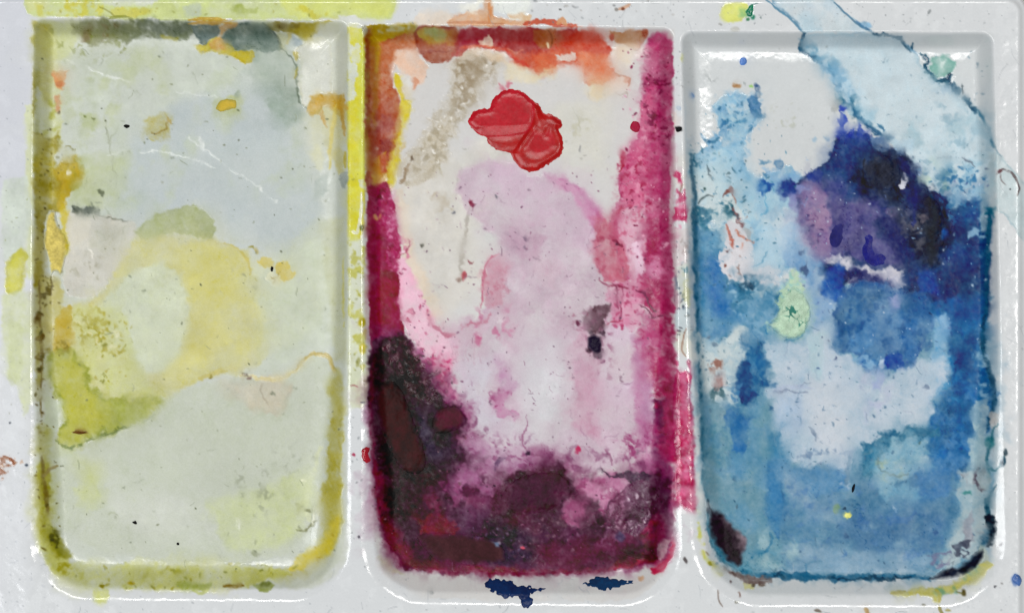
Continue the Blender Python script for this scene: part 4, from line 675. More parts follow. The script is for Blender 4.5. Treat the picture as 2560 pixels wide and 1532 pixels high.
# crimson drop on divider, floor marks
G2 = [(140, 110, 130), (110, 84, 104), (160, 130, 146)]
specks(170, (1030, 420, 1620, 1150), G2, (1.2, 2.8), (0.25, 0.7)); hairs(70, (1050, 450, 1600, 1160), [(150, 120, 142), (126, 100, 122)], (10, 36), 1.7, (0.25, 0.6)); hairs(40, (1160, 840, 1600, 1180), [(150, 110, 140)], (12, 40), 2.0, (0.3, 0.7))
line((1316, 1040, 1318, 1060, 1308, 1084, 1306, 1110, 1314, 1126), 4, (150, 96, 128), 0.8); line((1322, 1134, 1345, 1136, 1366, 1146), 3.5, (126, 76, 104), 0.8); line((1512, 1122, 1524, 1140, 1530, 1158), 3.5, (140, 84, 116), 0.7); dot(1444, 1124, 6, 10, (176, 34, 80)); dot(1320, 1134, 6, 5, (50, 26, 50)); line((1240, 1176, 1246, 1150, 1266, 1140), 7, (80, 50, 84), 0.8); mottle((1550, 1090, 1600, 1090, 1600, 1150, 1556, 1150), (150, 60, 110), 10, 0.1, 0.35, 0.8, 8)
dot(1177, 510, 5, 11, (130, 46, 70), -8); line((1168, 652, 1176, 658, 1184, 656), 4, (140, 80, 84), 0.9); dot(1160, 690, 8, 9, (182, 84, 92)); dot(1148, 700, 9, 6, (130, 100, 86), -30); dot(1136, 528, 4, 5, (120, 122, 130)); dot(1054, 615, 4, 4, (90, 90, 80)); dot(1242, 489, 3, 4, (120, 116, 126))
line((1430, 270, 1440, 290, 1452, 310, 1448, 326), 3, (176, 176, 156), 0.6); mottle((1410, 290, 1470, 280, 1470, 340, 1420, 340), (186, 184, 160), 10, 0.25, 0.45, 0.6, 10); line((1450, 362, 1451, 376), 4, (120, 122, 124), 0.7)
specks(60, (1000, 170, 1560, 420), [(160, 158, 150), (130, 128, 124)], (1.2, 2.6), (0.25, 0.6)); hairs(20, (1020, 200, 1540, 460), [(170, 168, 158)], (10, 30))
mottle((1250, 205, 1285, 208, 1280, 228, 1256, 226), (200, 80, 104), 10, -0.1, 0.2, 0.85, 4); line((1236, 366, 1262, 384, 1300, 395), 3, (196, 180, 184), 0.5)
# ================================================================ RIGHT WELL (blues)
PARENT[0] = 'w2'; DRY[0] = 0.32
wash((1704, 82, 2480, 82, 2514, 1300, 2480, 1440, 2400, 1496, 1880, 1490, 1780, 1430, 1744, 1300), (207, 211, 212), 0.9, 4, gran=0.03, var=0.015, vcell=90, sm=1, rou=0.14)
wash((1738, 560, 1830, 600, 1900, 700, 2000, 720, 2080, 760, 2330, 740, 2470, 700, 2480, 1000, 2470, 1300, 2420, 1410, 2300, 1440, 1880, 1438, 1790, 1370, 1760, 1200, 1742, 900), (104, 150, 174), 0.9, 14, (10, 40), gran=0.35, gcell=40, var=0.06)
mottle((1740, 600, 2470, 740, 2470, 1420, 1800, 1420), (80, 132, 162), 40, 0.0, 0.5, 0.7, 30)
# pale blue band coming over the rim
wash((2010, 84, 2190, 84, 2252, 106, 2288, 132, 2306, 164, 2332, 192, 2366, 206, 2396, 240, 2436, 280, 2460, 310, 2482, 372, 2486, 440, 2450, 520, 2400, 480, 2330, 470, 2280, 420, 2232, 360, 2190, 332, 2140, 294, 2106, 262, 2098, 216, 2070, 182, 2040, 152, 2004, 122),
     (193, 211, 219), 0.9, 4, (5, 20), 0.3, 6, (110, 160, 184), gran=0.15, gcell=40, film='paint_wash', label='pale blue wash band slanting into the top of the right well')
wash((2120, 180, 2330, 200, 2400, 300, 2300, 330, 2180, 300), (200, 214, 220), 0.7, 40); mottle((2230, 300, 2470, 290, 2480, 460, 2300, 440), (156, 188, 200), 40, -0.1, 0.4, 0.7, 20); mottle((2340, 260, 2470, 280, 2480, 380, 2380, 360), (140, 174, 190), 20, 0.0, 0.4, 0.6, 14)
line((2012, 84, 2004, 104, 2002, 122, 2024, 138, 2056, 160), 12, (18, 70, 102), 0.92, 3, (5, 10)); mottle((1996, 100, 2050, 120, 2100, 180, 2120, 230, 2150, 280, 2120, 280, 2080, 200, 2040, 160), (60, 126, 162), 20, -0.4, 0.1, 0.9, 8, t=0.5); line((2056, 158, 2080, 186, 2098, 216, 2112, 252, 2136, 280, 2160, 306, 2190, 330), 8, (30, 84, 120), 0.88, 3, (6, 10), gaps=0.05)
wash((2050, 150, 2076, 152, 2120, 190, 2136, 240, 2120, 262, 2090, 220, 2066, 186), (130, 174, 202), 0.75, 10, (6, 20)); mottle((2090, 190, 2150, 200, 2160, 260, 2110, 250), (196, 218, 230), 10, 0.05, 0.3, 0.7, 8); mottle((2092, 236, 2130, 240, 2140, 270, 2100, 264), (40, 100, 130), 10, -0.2, 0.2, 0.9, 5)
line((2186, 84, 2220, 90, 2250, 98, 2262, 112, 2276, 124, 2280, 108), 9, (26, 70, 98), 0.9, 2, (5, 10)); line((2262, 108, 2280, 128, 2296, 136), 6, (120, 160, 186), 0.7)
line((2304, 134, 2316, 150, 2318, 172, 2332, 190, 2350, 200, 2372, 204, 2378, 190), 13, (18, 72, 98), 0.93, 3, (5, 10), rel=0.8); line((2372, 206, 2394, 230, 2412, 250, 2430, 268, 2446, 280), 14, (24, 72, 100), 0.9, 3, (6, 10), gaps=0.05); line((2404, 238, 2402, 220, 2406, 214), 6, (70, 84, 92), 0.8); line((2444, 276, 2460, 304, 2474, 336, 2486, 366), 7, (44, 104, 134), 0.85, 4); dot(2378, 186, 7, 7, (24, 60, 80)); line((2484, 360, 2492, 376, 2504, 392), 3, (120, 150, 164), 0.7)
wash((2326, 146, 2346, 136, 2376, 142, 2388, 160, 2384, 180, 2366, 188, 2340, 190, 2328, 170), (134, 182, 172), 0.85, 4, (4, 10), 0.4, 4, (80, 146, 130), film='paint_spot', label='translucent sea green spot in the upper right corner of the right well'); wash((2352, 150, 2368, 148, 2368, 176, 2344, 184, 2350, 166), (220, 230, 226), 0.8, 5)
mottle((2330, 200, 2380, 206, 2390, 240, 2336, 240), (160, 190, 212), 20, -0.2, 0.3, 0.7, 10); line((2132, 270, 2150, 296, 2176, 318, 2200, 338), 9, (60, 116, 150), 0.6, 5); wash((2160, 280, 2184, 276, 2190, 300, 2170, 306), (150, 190, 210), 0.7, 8)
# dots on the bare floor
dot(1858, 155, 10, 9, (84, 122, 186)); dot(1731, 240, 5, 7, (90, 130, 184)); dot(1843, 214, 8, 8, (170, 120, 70), 20, 0.85); dot(1876, 215, 5, 5, (150, 200, 110)); dot(1890, 215, 6, 5, (50, 80, 124)); mottle((1750, 155, 1775, 150, 1776, 185, 1755, 185), (160, 166, 164), 10, 0, 0.3, 0.7, 6); line((1760, 175, 1770, 195, 1785, 203, 1796, 196), 3, (150, 156, 156), 0.7)
dot(2037, 349, 6, 5, (164, 190, 208), 30); dot(2066, 345, 10, 5, (160, 184, 204), 40); mottle((1920, 260, 1990, 260, 1990, 320, 1930, 310), (176, 180, 166), 10, 0.25, 0.45, 0.6, 10); wash((2076, 256, 2096, 248, 2100, 276, 2080, 280), (150, 154, 152), 0.7, 5)
# light blue left side
wash((1730, 400, 1758, 372, 1780, 340, 1800, 352, 1792, 300, 1788, 262, 1816, 240, 1846, 230, 1870, 240, 1890, 240, 1898, 270, 1910, 296, 1884, 326, 1862, 350, 1856, 396, 1872, 424, 1896, 444, 1920, 430, 1960, 420, 2010, 440, 2010, 480, 1990, 560, 1985, 640, 1960, 680, 1930, 700, 1900, 690, 1880, 640, 1850, 560, 1800, 640, 1742, 620, 1732, 500),
     (132, 176, 204), 0.9, 6, (8, 20), 0.35, 7, (70, 130, 170), gran=0.6, gcell=20, col2=(168, 200, 214), film='paint_wash', label='light blue wash down the upper left side of the right well')
mottle((1790, 240, 1906, 230, 1900, 320, 1850, 420, 1770, 400), (112, 162, 198), 20, 0.1, 0.45, 0.7, 8); wash((1866, 246, 1890, 236, 1900, 262, 1908, 292, 1890, 300, 1872, 270), (78, 130, 176), 0.85, 4, (4, 10), 0.2); dot(1894, 220, 8, 8, (70, 104, 144), 0, 0.8, ring=0.5); dot(1895, 236, 9, 9, (110, 130, 150), 0, 0.7, ring=0.6); line((1890, 276, 1904, 294, 1912, 288), 8, (46, 106, 146), 0.85)
mottle((1800, 305, 1830, 300, 1826, 330, 1802, 330), (50, 116, 164), 10, -0.2, 0.2, 0.9, 4); line((1838, 308, 1850, 304, 1866, 306), 7, (60, 126, 166), 0.8); line((1880, 320, 1876, 330), 9, (50, 112, 154), 0.8); line((1752, 336, 1766, 352, 1784, 356, 1794, 344), 9, (50, 110, 146), 0.85, gaps=0.05)
specks(80, (1760, 240, 1910, 430), [(40, 100, 140), (70, 130, 170)], (1.6, 4.5), (0.5, 0.9), poly=(1730, 400, 1790, 350, 1790, 260, 1900, 240, 1906, 300, 1860, 350, 1860, 420)); mottle((1728, 360, 1760, 360, 1756, 400, 1728, 440), (36, 96, 124), 10, -0.1, 0.2, 0.9, 4)
wash((1740, 430, 1800, 420, 1830, 460, 1810, 500, 1800, 560, 1760, 520, 1738, 510), (198, 212, 214), 0.8, 14, (8, 20)); wash((1740, 390, 1860, 360, 1870, 470, 1800, 470), (174, 204, 218), 0.6, 18); specks(60, (1734, 380, 1880, 540), [(40, 90, 110), (60, 110, 140), (30, 60, 70)], (1.3, 3.2), (0.4, 0.8))
line((1772, 420, 1772, 436, 1780, 452), 3, (60, 80, 90), 0.8); line((1745, 510, 1756, 494, 1768, 488, 1784, 490), 3.5, (60, 76, 80), 0.8); dot(1763, 472, 4, 4, (20, 60, 60))
mottle((1744, 520, 1800, 500, 1820, 520, 1800, 580, 1750, 580), (40, 104, 132), 20, -0.25, 0.15, 0.85, 8); mottle((1744, 500, 1830, 500, 1830, 600, 1750, 600), (206, 216, 216), 10, 0.15, 0.35, 0.8, 8)
line((1728, 390, 1732, 450, 1736, 520, 1740, 640, 1744, 760, 1748, 860), 9, (18, 78, 108), 0.85, 5, (4, 20)); line((1746, 860, 1752, 960, 1756, 1060, 1762, 1180, 1768, 1250), 9, (22, 80, 108), 0.82, 5, (4, 20), gaps=0.05)
wash((1862, 470, 1960, 480, 1975, 560, 1940, 620, 1890, 560), (164, 196, 212), 0.6, 24); wash((1910, 540, 1960, 520, 1990, 560, 1960, 620, 1920, 600), (206, 214, 218), 0.75, 12, (10, 20)); mottle((1880, 480, 1990, 480, 1990, 660, 1890, 640), (150, 186, 210), 20, 0.1, 0.4, 0.6, 12)
dot(1948, 411, 12, 13, (60, 112, 156), 0, 0.9, ring=0.35); mottle((1895, 400, 1930, 400, 1930, 450, 1900, 440), (70, 124, 160), 10, 0.0, 0.25, 0.8, 5); mottle((1910, 420, 2000, 430, 1990, 490, 1920, 490), (130, 170, 202), 20, -0.3, 0.2, 0.8, 8); 
wash((1892, 470, 1906, 448, 1924, 452, 1930, 470, 1922, 486, 1900, 488), (28, 88, 156), 0.9, 4, (5, 10), film='paint_spot', label='small round cobalt spot left of the navy blob'); dot(1910, 470, 8, 8, (110, 160, 200), 0, 0.8)
wash((1944, 476, 1956, 458, 1975, 450, 1998, 458, 2004, 476, 1990, 490, 1958, 496), (24, 54, 128), 0.95, 4, (5, 10), 0.2, t=1.0, film='paint_spot', label='navy blue spot at the left of the purple patch'); wash((1966, 490, 2000, 480, 2000, 530, 1980, 520), (128, 130, 180), 0.8, 8); line((1914, 490, 1916, 530, 1904, 540), 5, (80, 150, 186), 0.6)
# blue purple heart of the well
wash((1992, 480, 2000, 452, 2030, 424, 2060, 412, 2086, 372, 2096, 338, 2128, 330, 2166, 336, 2200, 366, 2246, 372, 2280, 404, 2300, 446, 2340, 480, 2380, 500, 2420, 500, 2466, 530, 2474, 640, 2470, 780, 2440, 800, 2360, 780, 2300, 760, 2230, 720, 2180, 700, 2130, 690, 2110, 730, 2080, 730, 2060, 700, 2040, 640, 2010, 590, 1994, 540),
     (22, 48, 96), 0.97, 7, (6, 20), 0.1, gran=0.08, var=0.2, vcell=40, t=0.8, rough=0.8, rou=0.32, film='paint_wash', label='deep ultramarine paint filling the upper middle of the right well')
for a in ((2094, 340, 2098, 300, 2102, 284, 2114, 290, 2118, 304, 2110, 316, 2118, 340), (2142, 340, 2146, 308, 2154, 308, 2156, 345), (2090, 345, 2090, 325, 2100, 318, 2104, 345), (2116, 345, 2124, 322, 2134, 322, 2138, 345), (2098, 264, 2106, 258, 2112, 272, 2102, 282)):
    wash(a, (24, 54, 166), 0.92, 2.5, (3, 10))
mottle((2088, 330, 2170, 328, 2180, 370, 2100, 380), (22, 46, 140), 20, -0.3, 0.1, 0.7, 8); wash((2090, 360, 2170, 350, 2180, 420, 2120, 450, 2060, 430), (26, 60, 120), 0.8, 16); wash((2180, 345, 2215, 340, 2226, 368, 2206, 380, 2188, 372), (96, 130, 172), 0.85, 5, (4, 20)); wash((2226, 350, 2280, 352, 2276, 385, 2250, 386), (176, 204, 220), 0.8, 8, (6, 20)); line((2160, 310, 2190, 330, 2230, 346), 8, (30, 80, 120), 0.8, 3, (4, 10)); line((2200, 312, 2210, 324), 9, (40, 100, 140), 0.8)
wash((1996, 478, 2020, 450, 2050, 446, 2080, 484, 2120, 510, 2160, 500, 2196, 512, 2210, 540, 2190, 560, 2200, 590, 2230, 620, 2262, 668, 2200, 660, 2120, 640, 2080, 650, 2050, 660, 2030, 630, 2004, 580), (104, 96, 146), 0.85, 22, (8, 20), gran=0.1, var=0.08, film='paint_wash', label='muted purple patch in the middle of the right well')
wash((2000, 470, 2030, 460, 2060, 480, 2076, 540, 2080, 600, 2076, 645, 2056, 656, 2026, 622, 2004, 570, 1996, 510), (152, 126, 162), 0.85, 18, (8, 20), film='paint_wash', label='mauve pink edge of the purple patch'); wash((2030, 520, 2060, 530, 2062, 580, 2036, 570), (160, 130, 162), 0.5, 16); hairs(8, (2005, 490, 2070, 590), [(90, 60, 110)], (10, 24), 3, (0.5, 0.8)); specks(24, (2000, 470, 2200, 650), [(70, 60, 120), (50, 40, 90)], (1.5, 3.4), (0.4, 0.8))
wash((2060, 450, 2110, 450, 2120, 490, 2080, 500), (70, 74, 136), 0.7, 16); wash((2018, 440, 2030, 426, 2050, 426, 2060, 440, 2044, 456, 2024, 452), (28, 48, 124), 0.9, 4, (4, 10)); mottle((1985, 440, 2030, 440, 2010, 520, 1985, 500), (130, 150, 200), 20, -0.1, 0.3, 0.7, 8)
mottle((2000, 440, 2260, 460, 2270, 670, 2030, 660), (56, 58, 116), 40, 0.2, 0.6, 0.5, 24)
wash((2196, 546, 2250, 540, 2270, 600, 2260, 660, 2220, 610), (38, 40, 96), 0.7, 14, (8, 20)); wash((2212, 524, 2240, 518, 2250, 540, 2230, 548), (130, 114, 160), 0.8, 5)
wash((2150, 400, 2200, 384, 2240, 382, 2280, 402, 2300, 450, 2330, 480, 2366, 520, 2380, 570, 2374, 630, 2350, 680, 2330, 690, 2300, 650, 2270, 600, 2250, 560, 2230, 520, 2180, 490, 2150, 470, 2140, 430), (32, 40, 62), 0.93, 22, (12, 20), gran=0.1, var=0.25, vcell=20, t=1.0, rough=1.6, rcell=20, rou=0.5, film='dried_paint', label='black dried paint crust in the right well')
mottle((2155, 400, 2240, 390, 2260, 480, 2170, 480), (56, 58, 70), 20, 0.0, 0.4, 0.6, 12, rough=1.5); mottle((2250, 520, 2320, 530, 2310, 640, 2260, 620), (96, 94, 104), 10, -0.05, 0.3, 0.8, 8, rough=2.0); line((2162, 400, 2158, 440, 2164, 464, 2180, 472), 5, (24, 24, 32), 0.8); line((2215, 430, 2230, 460, 2240, 480), 5, (26, 26, 34), 0.7); dot(2310, 545, 10, 14, (110, 100, 108), 30, 0.6)
wash((2250, 395, 2290, 410, 2296, 440, 2260, 440), (26, 40, 96), 0.8, 8); wash((2258, 470, 2300, 460, 2300, 500, 2280, 540, 2262, 520), (40, 56, 116), 0.7, 9); line((2290, 470, 2286, 520, 2282, 560), 8, (30, 40, 110), 0.7)
wash((2268, 452, 2256, 440, 2266, 436, 2270, 446, 2264, 470, 2254, 476, 2248, 462, 2254, 446), (216, 217, 226), 0.95, 2, (1.5, 10), film="bare_chip", label='small bare white chip in the black crust'); 
wash((2060, 652, 2086, 636, 2116, 640, 2150, 662, 2190, 672, 2214, 664, 2232, 660, 2246, 680, 2258, 676, 2256, 700, 2266, 712, 2244, 724, 2216, 706, 2180, 692, 2140, 672, 2118, 680, 2104, 666, 2080, 660), (208, 206, 216), 0.93, 3, (4, 10), 0.1, film='bare_streak', label='bare white curved streak under the purple patch')
wash((2118, 690, 2128, 674, 2160, 672, 2200, 690, 2230, 708, 2240, 740, 2180, 720, 2130, 720), (40, 44, 98), 0.88, 6, (5, 20)); wash((2062, 700, 2070, 670, 2084, 656, 2104, 664, 2116, 690, 2110, 720, 2090, 750, 2060, 740, 2050, 720), (24, 64, 142), 0.9, 5, (5, 20)); wash((2056, 710, 2084, 700, 2104, 724, 2098, 750, 2068, 748), (26, 84, 166), 0.8, 6); dot(2107, 742, 6, 6, (206, 214, 226))
# deep blue right wall
wash((2350, 490, 2390, 480, 2410, 500, 2440, 470, 2466, 520, 2474, 620, 2470, 780, 2456, 800, 2400, 760, 2340, 740, 2360, 660, 2384, 600, 2380, 540), (18, 66, 120), 0.92, 14, (8, 20), gran=0.15, var=0.12, film='paint_stain', label='deep teal blue stain on the upper right wall of the right well')
mottle((2370, 560, 2430, 560, 2430, 720, 2350, 720), (18, 44, 92), 40, -0.2, 0.3, 0.8, 12); mottle((2400, 480, 2460, 460, 2470, 640, 2430, 640), (150, 186, 208), 20, 0.1, 0.4, 0.8, 6); mottle((2370, 410, 2450, 410, 2460, 500, 2370, 520), (150, 186, 206), 20, -0.2, 0.3, 0.8, 10); mottle((2300, 400, 2380, 410, 2400, 490, 2340, 480), (70, 120, 146), 20, 0.0, 0.4, 0.8, 8); mottle((2270, 390, 2340, 400, 2370, 480, 2310, 470), (176, 196, 180), 20, -0.1, 0.3, 0.75, 8); mottle((2300, 420, 2470, 420, 2470, 560, 2380, 560), (50, 110, 154), 10, 0.1, 0.35, 0.85, 10)
wash((2470, 380, 2486, 380, 2492, 520, 2476, 530, 2466, 460), (176, 194, 198), 0.7, 6); wash((2446, 480, 2468, 480, 2470, 570, 2452, 580), (160, 186, 196), 0.7, 6)
line((2476, 520, 2474, 560, 2470, 620, 2468, 680, 2466, 740, 2464, 790), 11, (20, 86, 116), 0.85, 3, (4, 10)); mottle((2458, 515, 2490, 515, 2484, 550, 2462, 545), (26, 100, 126), 10, -0.3, 0.0, 0.9, 4); line((2342, 392, 2370, 392, 2396, 394), 6, (80, 98, 112), 0.8, gaps=0.1); line((2410, 392, 2426, 404, 2440, 418), 4, (110, 120, 134), 0.8); wash((2345, 640, 2400, 620, 2430, 640, 2420, 700, 2360, 690), (22, 50, 112), 0.7, 14); dot(2360, 588, 8, 16, (40, 96, 176), 20, 0.8); wash((2300, 680, 2345, 670, 2350, 740, 2300, 730), (30, 78, 156), 0.8, 10); wash((2340, 680, 2460, 660, 2460, 760, 2360, 740), (26, 60, 106), 0.7, 14); specks(24, (2340, 480, 2470, 780), [(200, 216, 228)], (1.3, 3), (0.4, 0.8))
# left middle
wash((1742, 570, 1790, 580, 1806, 640, 1816, 690, 1850, 715, 1880, 740, 1886, 790, 1860, 830, 1820, 850, 1800, 870, 1770, 876, 1750, 850, 1744, 720), (76, 132, 174), 0.9, 9, (7, 20), 0.2, gran=0.25, gcell=40, col2=(100, 150, 180), film='paint_wash', label='medium blue wash on the left side of the right well')
wash((1770, 660, 1808, 650, 1812, 740, 1830, 780, 1800, 800, 1776, 780), (56, 114, 172), 0.75, 12, (8, 20)); mottle((1744, 560, 1800, 560, 1810, 720, 1750, 760), (60, 122, 160), 20, 0.1, 0.4, 0.7, 10); wash((1748, 770, 1775, 780, 1775, 850, 1750, 850), (130, 170, 190), 0.6, 8); line((1748, 840, 1762, 868, 1780, 868, 1800, 850, 1824, 832), 8, (52, 116, 150), 0.75); specks(36, (1744, 560, 1880, 860), [(40, 90, 130), (30, 80, 110)], (1.4, 3.4), (0.4, 0.8))
wash((1796, 650, 1802, 632, 1816, 620, 1812, 570, 1830, 540, 1846, 520, 1862, 570, 1876, 610, 1882, 640, 1880, 668, 1890, 672, 1906, 648, 1926, 660, 1948, 676, 1950, 710, 1920, 716, 1896, 712, 1860, 706, 1840, 704, 1816, 690), (212, 210, 214), 0.93, 4, (6, 10), 0.15, 4, (150, 180, 200), film='bare_streak', label='bare white patch with rusty streaks in the right well')
wash((1808, 500, 1836, 480, 1850, 510, 1856, 560, 1820, 560), (204, 214, 214), 0.75, 8, (8, 10)); line((1812, 492, 1822, 476, 1832, 474, 1838, 490), 8, (122, 72, 64), 0.9, gaps=0.05); line((1828, 520, 1834, 536, 1846, 546, 1852, 560, 1862, 572), 10, (118, 78, 80), 0.85, 2, (4, 10), gaps=0.1); line((1816, 566, 1824, 590, 1832, 610, 1834, 622), 9, (182, 106, 90), 0.85); line((1844, 578, 1856, 592, 1874, 604, 1880, 610), 8, (186, 124, 106), 0.8, gaps=0.1); wash((1856, 570, 1868, 572, 1880, 600, 1866, 600), (160, 164, 166), 0.7, 4); dot(1818, 630, 6, 4, (110, 90, 92)); dot(1815, 664, 4, 4, (126, 80, 70)); line((1848, 660, 1850, 690), 3, (140, 112, 104), 0.8); dot(1853, 615, 3, 8, (206, 160, 146)); specks(14, (1800, 540, 1880, 700), [(150, 120, 110)], (1.3, 3), (0.4, 0.8)); line((1835, 490, 1842, 510), 5, (160, 110, 96), 0.7)
mottle((1808, 500, 1840, 500, 1840, 540, 1810, 540), (50, 100, 116), 10, 0.0, 0.25, 0.85, 4)
wash((1882, 600, 1920, 560, 1960, 640, 1948, 672, 1924, 655, 1900, 668, 1882, 662), (180, 206, 220), 0.8, 8, (8, 20), 0.2, 4, (110, 160, 190)); line((1880, 664, 1896, 660, 1910, 640, 1922, 626), 5, (90, 146, 176), 0.75); wash((1944, 560, 1990, 540, 1984, 640, 1960, 660, 1950, 620), (190, 210, 222), 0.7, 10); wash((1970, 560, 2000, 560, 2010, 650, 1990, 680, 1960, 660), (134, 170, 204), 0.75, 12); wash((1985, 620, 2050, 650, 2060, 720, 2020, 740, 1990, 700), (110, 152, 192), 0.8, 14, (8, 20)); mottle((1990, 610, 2060, 620, 2070, 720, 2010, 720), (60, 80, 120), 20, 0.2, 0.45, 0.75, 8)
mottle((1808, 690, 1900, 690, 1970, 730, 1990, 800, 1900, 800, 1830, 760), (40, 104, 138), 20, -0.2, 0.2, 0.85, 10, rough=0.6); mottle((1820, 700, 1960, 700, 1960, 800, 1830, 800), (160, 192, 210), 10, 0.15, 0.35, 0.8, 10); mottle((1850, 690, 1888, 686, 1886, 722, 1850, 724), (34, 70, 96), 10, -0.3, 0.05, 0.9, 4)
wash((1850, 760, 1930, 740, 1930, 850, 1880, 850, 1850, 820), (120, 162, 190), 0.75, 12, (8, 20)); mottle((1840, 740, 1950, 740, 1950, 850, 1850, 850), (70, 128, 162), 20, 0.0, 0.35, 0.8, 8); wash((2010, 730, 2080, 740, 2086, 800, 2030, 830, 2020, 780), (128, 162, 200), 0.8, 12)
wash((1946, 745, 1962, 712, 1974, 676, 1986, 672, 2000, 700, 2010, 735, 2026, 760, 2026, 796, 2012, 832, 1990, 846, 1956, 846, 1934, 826, 1918, 812, 1930, 800, 1946, 780), (184, 212, 178), 0.75, 9, (9, 10), 0.15, gran=0.5, film='paint_wash', label='pale lime green patch in the right well'); mottle((1955, 680, 2010, 680, 2010, 760, 1955, 760), (150, 196, 190), 10, -0.05, 0.3, 0.8, 6)
line((1944, 850, 1980, 850, 2010, 838), 6, (60, 120, 150), 0.7)
# cobalt patch
wash((2086, 880, 2084, 790, 2092, 744, 2130, 712, 2180, 706, 2240, 726, 2300, 736, 2340, 760, 2338, 810, 2318, 850, 2300, 880, 2282, 910, 2262, 926, 2220, 922, 2180, 934, 2160, 926, 2140, 890, 2110, 880), (46, 98, 152), 0.93, 8, (6, 20), 0.35, 7, (24, 64, 140), gran=0.1, var=0.12, col2=(76, 122, 164), film='paint_wash', label='cobalt blue patch with a ragged lower edge in the right well')
wash((2140, 790, 2230, 750, 2254, 800, 2252, 870, 2200, 890, 2170, 850), (104, 142, 178), 0.7, 30, (10, 40)); mottle((2090, 720, 2340, 740, 2330, 880, 2100, 880), (28, 78, 136), 20, 0.15, 0.45, 0.6, 10); wash((2210, 890, 2225, 882, 2256, 890, 2266, 912, 2240, 922, 2215, 918), (26, 70, 150), 0.9, 4, (4, 10)); dot(2204, 908, 5, 12, (206, 216, 228), 10, 0.8); wash((2225, 740, 2245, 736, 2248, 770, 2232, 775), (150, 158, 196), 0.8, 6); mottle((2130, 880, 2200, 890, 2190, 940, 2140, 930), (130, 172, 204), 10, 0.05, 0.3, 0.8, 6)
# right band lower
wash((2330, 760, 2400, 740, 2462, 740, 2462, 820, 2456, 870, 2470, 910, 2480, 960, 2488, 1010, 2474, 1050, 2466, 1100, 2440, 1080, 2430, 1120, 2412, 1190, 2370, 1200, 2330, 1150, 2310, 1090, 2330, 1040, 2352, 1000, 2370, 960, 2366, 900, 2370, 860, 2350, 820), (26, 90, 146), 0.93, 12, (8, 20), 0.15, gran=0.15, gcell=40, var=0.15, film='paint_stain', label='teal blue stain down the lower right wall of the right well')
mottle((2370, 780, 2450, 760, 2456, 950, 2380, 1000), (20, 62, 120), 40, -0.1, 0.4, 0.8, 12); mottle((2330, 960, 2440, 980, 2430, 1190, 2340, 1180), (80, 132, 180), 20, -0.1, 0.3, 0.7, 12); line((2460, 790, 2456, 840, 2460, 880, 2474, 920, 2484, 970, 2486, 1010, 2476, 1040, 2468, 1070), 11, (18, 66, 96), 0.85, 3, (4, 10)); mottle((2440, 880, 2470, 880, 2478, 1000, 2450, 1000), (160, 196, 214), 20, -0.1, 0.2, 0.8, 5); wash((2430, 1000, 2466, 1000, 2466, 1180, 2420, 1200, 2426, 1080), (160, 184, 192), 0.85, 8, (6, 20))
wash((2340, 790, 2372, 790, 2374, 860, 2366, 960, 2340, 980, 2334, 880), (136, 178, 210), 0.75, 14, (8, 20)); mottle((2340, 870, 2380, 870, 2400, 1000, 2340, 1010), (40, 130, 184), 20, -0.1, 0.3, 0.7, 8)
mottle((2474, 1030, 2500, 1034, 2490, 1090, 2474, 1080), (176, 172, 168), 20, -0.2, 0.2, 0.8, 4); line((2498, 1060, 2482, 1076, 2480, 1100, 2470, 1120, 2466, 1160, 2480, 1170, 2490, 1176, 2504, 1158, 2512, 1140), 6, (40, 100, 116), 0.8, 2, (3, 10)); dot(2474, 1106, 12, 14, (40, 112, 120), 0, 0.8); line((2466, 1120, 2468, 1160, 2472, 1200), 8, (36, 96, 116), 0.8); dot(2508, 1156, 6, 14, (30, 70, 90), 10); dot(2514, 1130, 5, 9, (60, 80, 90))
# pale lavender floor
wash((1900, 862, 1960, 850, 2010, 842, 2050, 812, 2084, 796, 2088, 876, 2130, 896, 2160, 932, 2220, 940, 2280, 920, 2330, 890, 2368, 900, 2360, 960, 2330, 1010, 2318, 1060, 2280, 1064, 2230, 1072, 2190, 1110, 2150, 1138, 2130, 1180, 2030, 1160, 1960, 1140, 1930, 1060, 1920, 990, 1936, 940), (188, 201, 213), 0.9, 16, (12, 40), 0.15, 8, (150, 176, 200), gran=0.25, gcell=40, var=0.02, vcell=90, film='paint_wash', label='pale grey lavender wash over the lower middle of the right well')
wash((1930, 980, 2000, 960, 2010, 1060, 1980, 1090, 1930, 1060), (164, 184, 206), 0.7, 22); wash((2030, 960, 2120, 960, 2110, 1140, 2030, 1120), (200, 206, 214), 0.7, 26); mottle((2140, 930, 2240, 930, 2220, 1000, 2160, 1060), (176, 182, 206), 40, -0.1, 0.4, 0.7, 14); wash((2190, 920, 2210, 940, 2200, 980, 2180, 970), (150, 164, 204), 0.7, 9); wash((2010, 840, 2060, 830, 2060, 900, 2050, 960, 2030, 940, 2020, 880), (172, 200, 208), 0.6, 12); line((1940, 978, 1990, 980, 2020, 986), 5, (110, 124, 150), 0.7); line((1940, 974, 1990, 966, 2030, 972), 9, (170, 182, 206), 0.6, 4); dot(2315, 965, 8, 6, (90, 110, 140), 0, 0.7)
hairs(44, (1940, 850, 2340, 1160), [(140, 156, 182), (120, 134, 160)], (12, 44), 1.9, (0.3, 0.65)); line((2024, 1066, 2034, 1080, 2040, 1100), 4, (110, 128, 150), 0.7); mottle((1990, 1120, 2140, 1120, 2140, 1160, 2000, 1160), (110, 136, 166), 10, 0.15, 0.4, 0.7, 8)
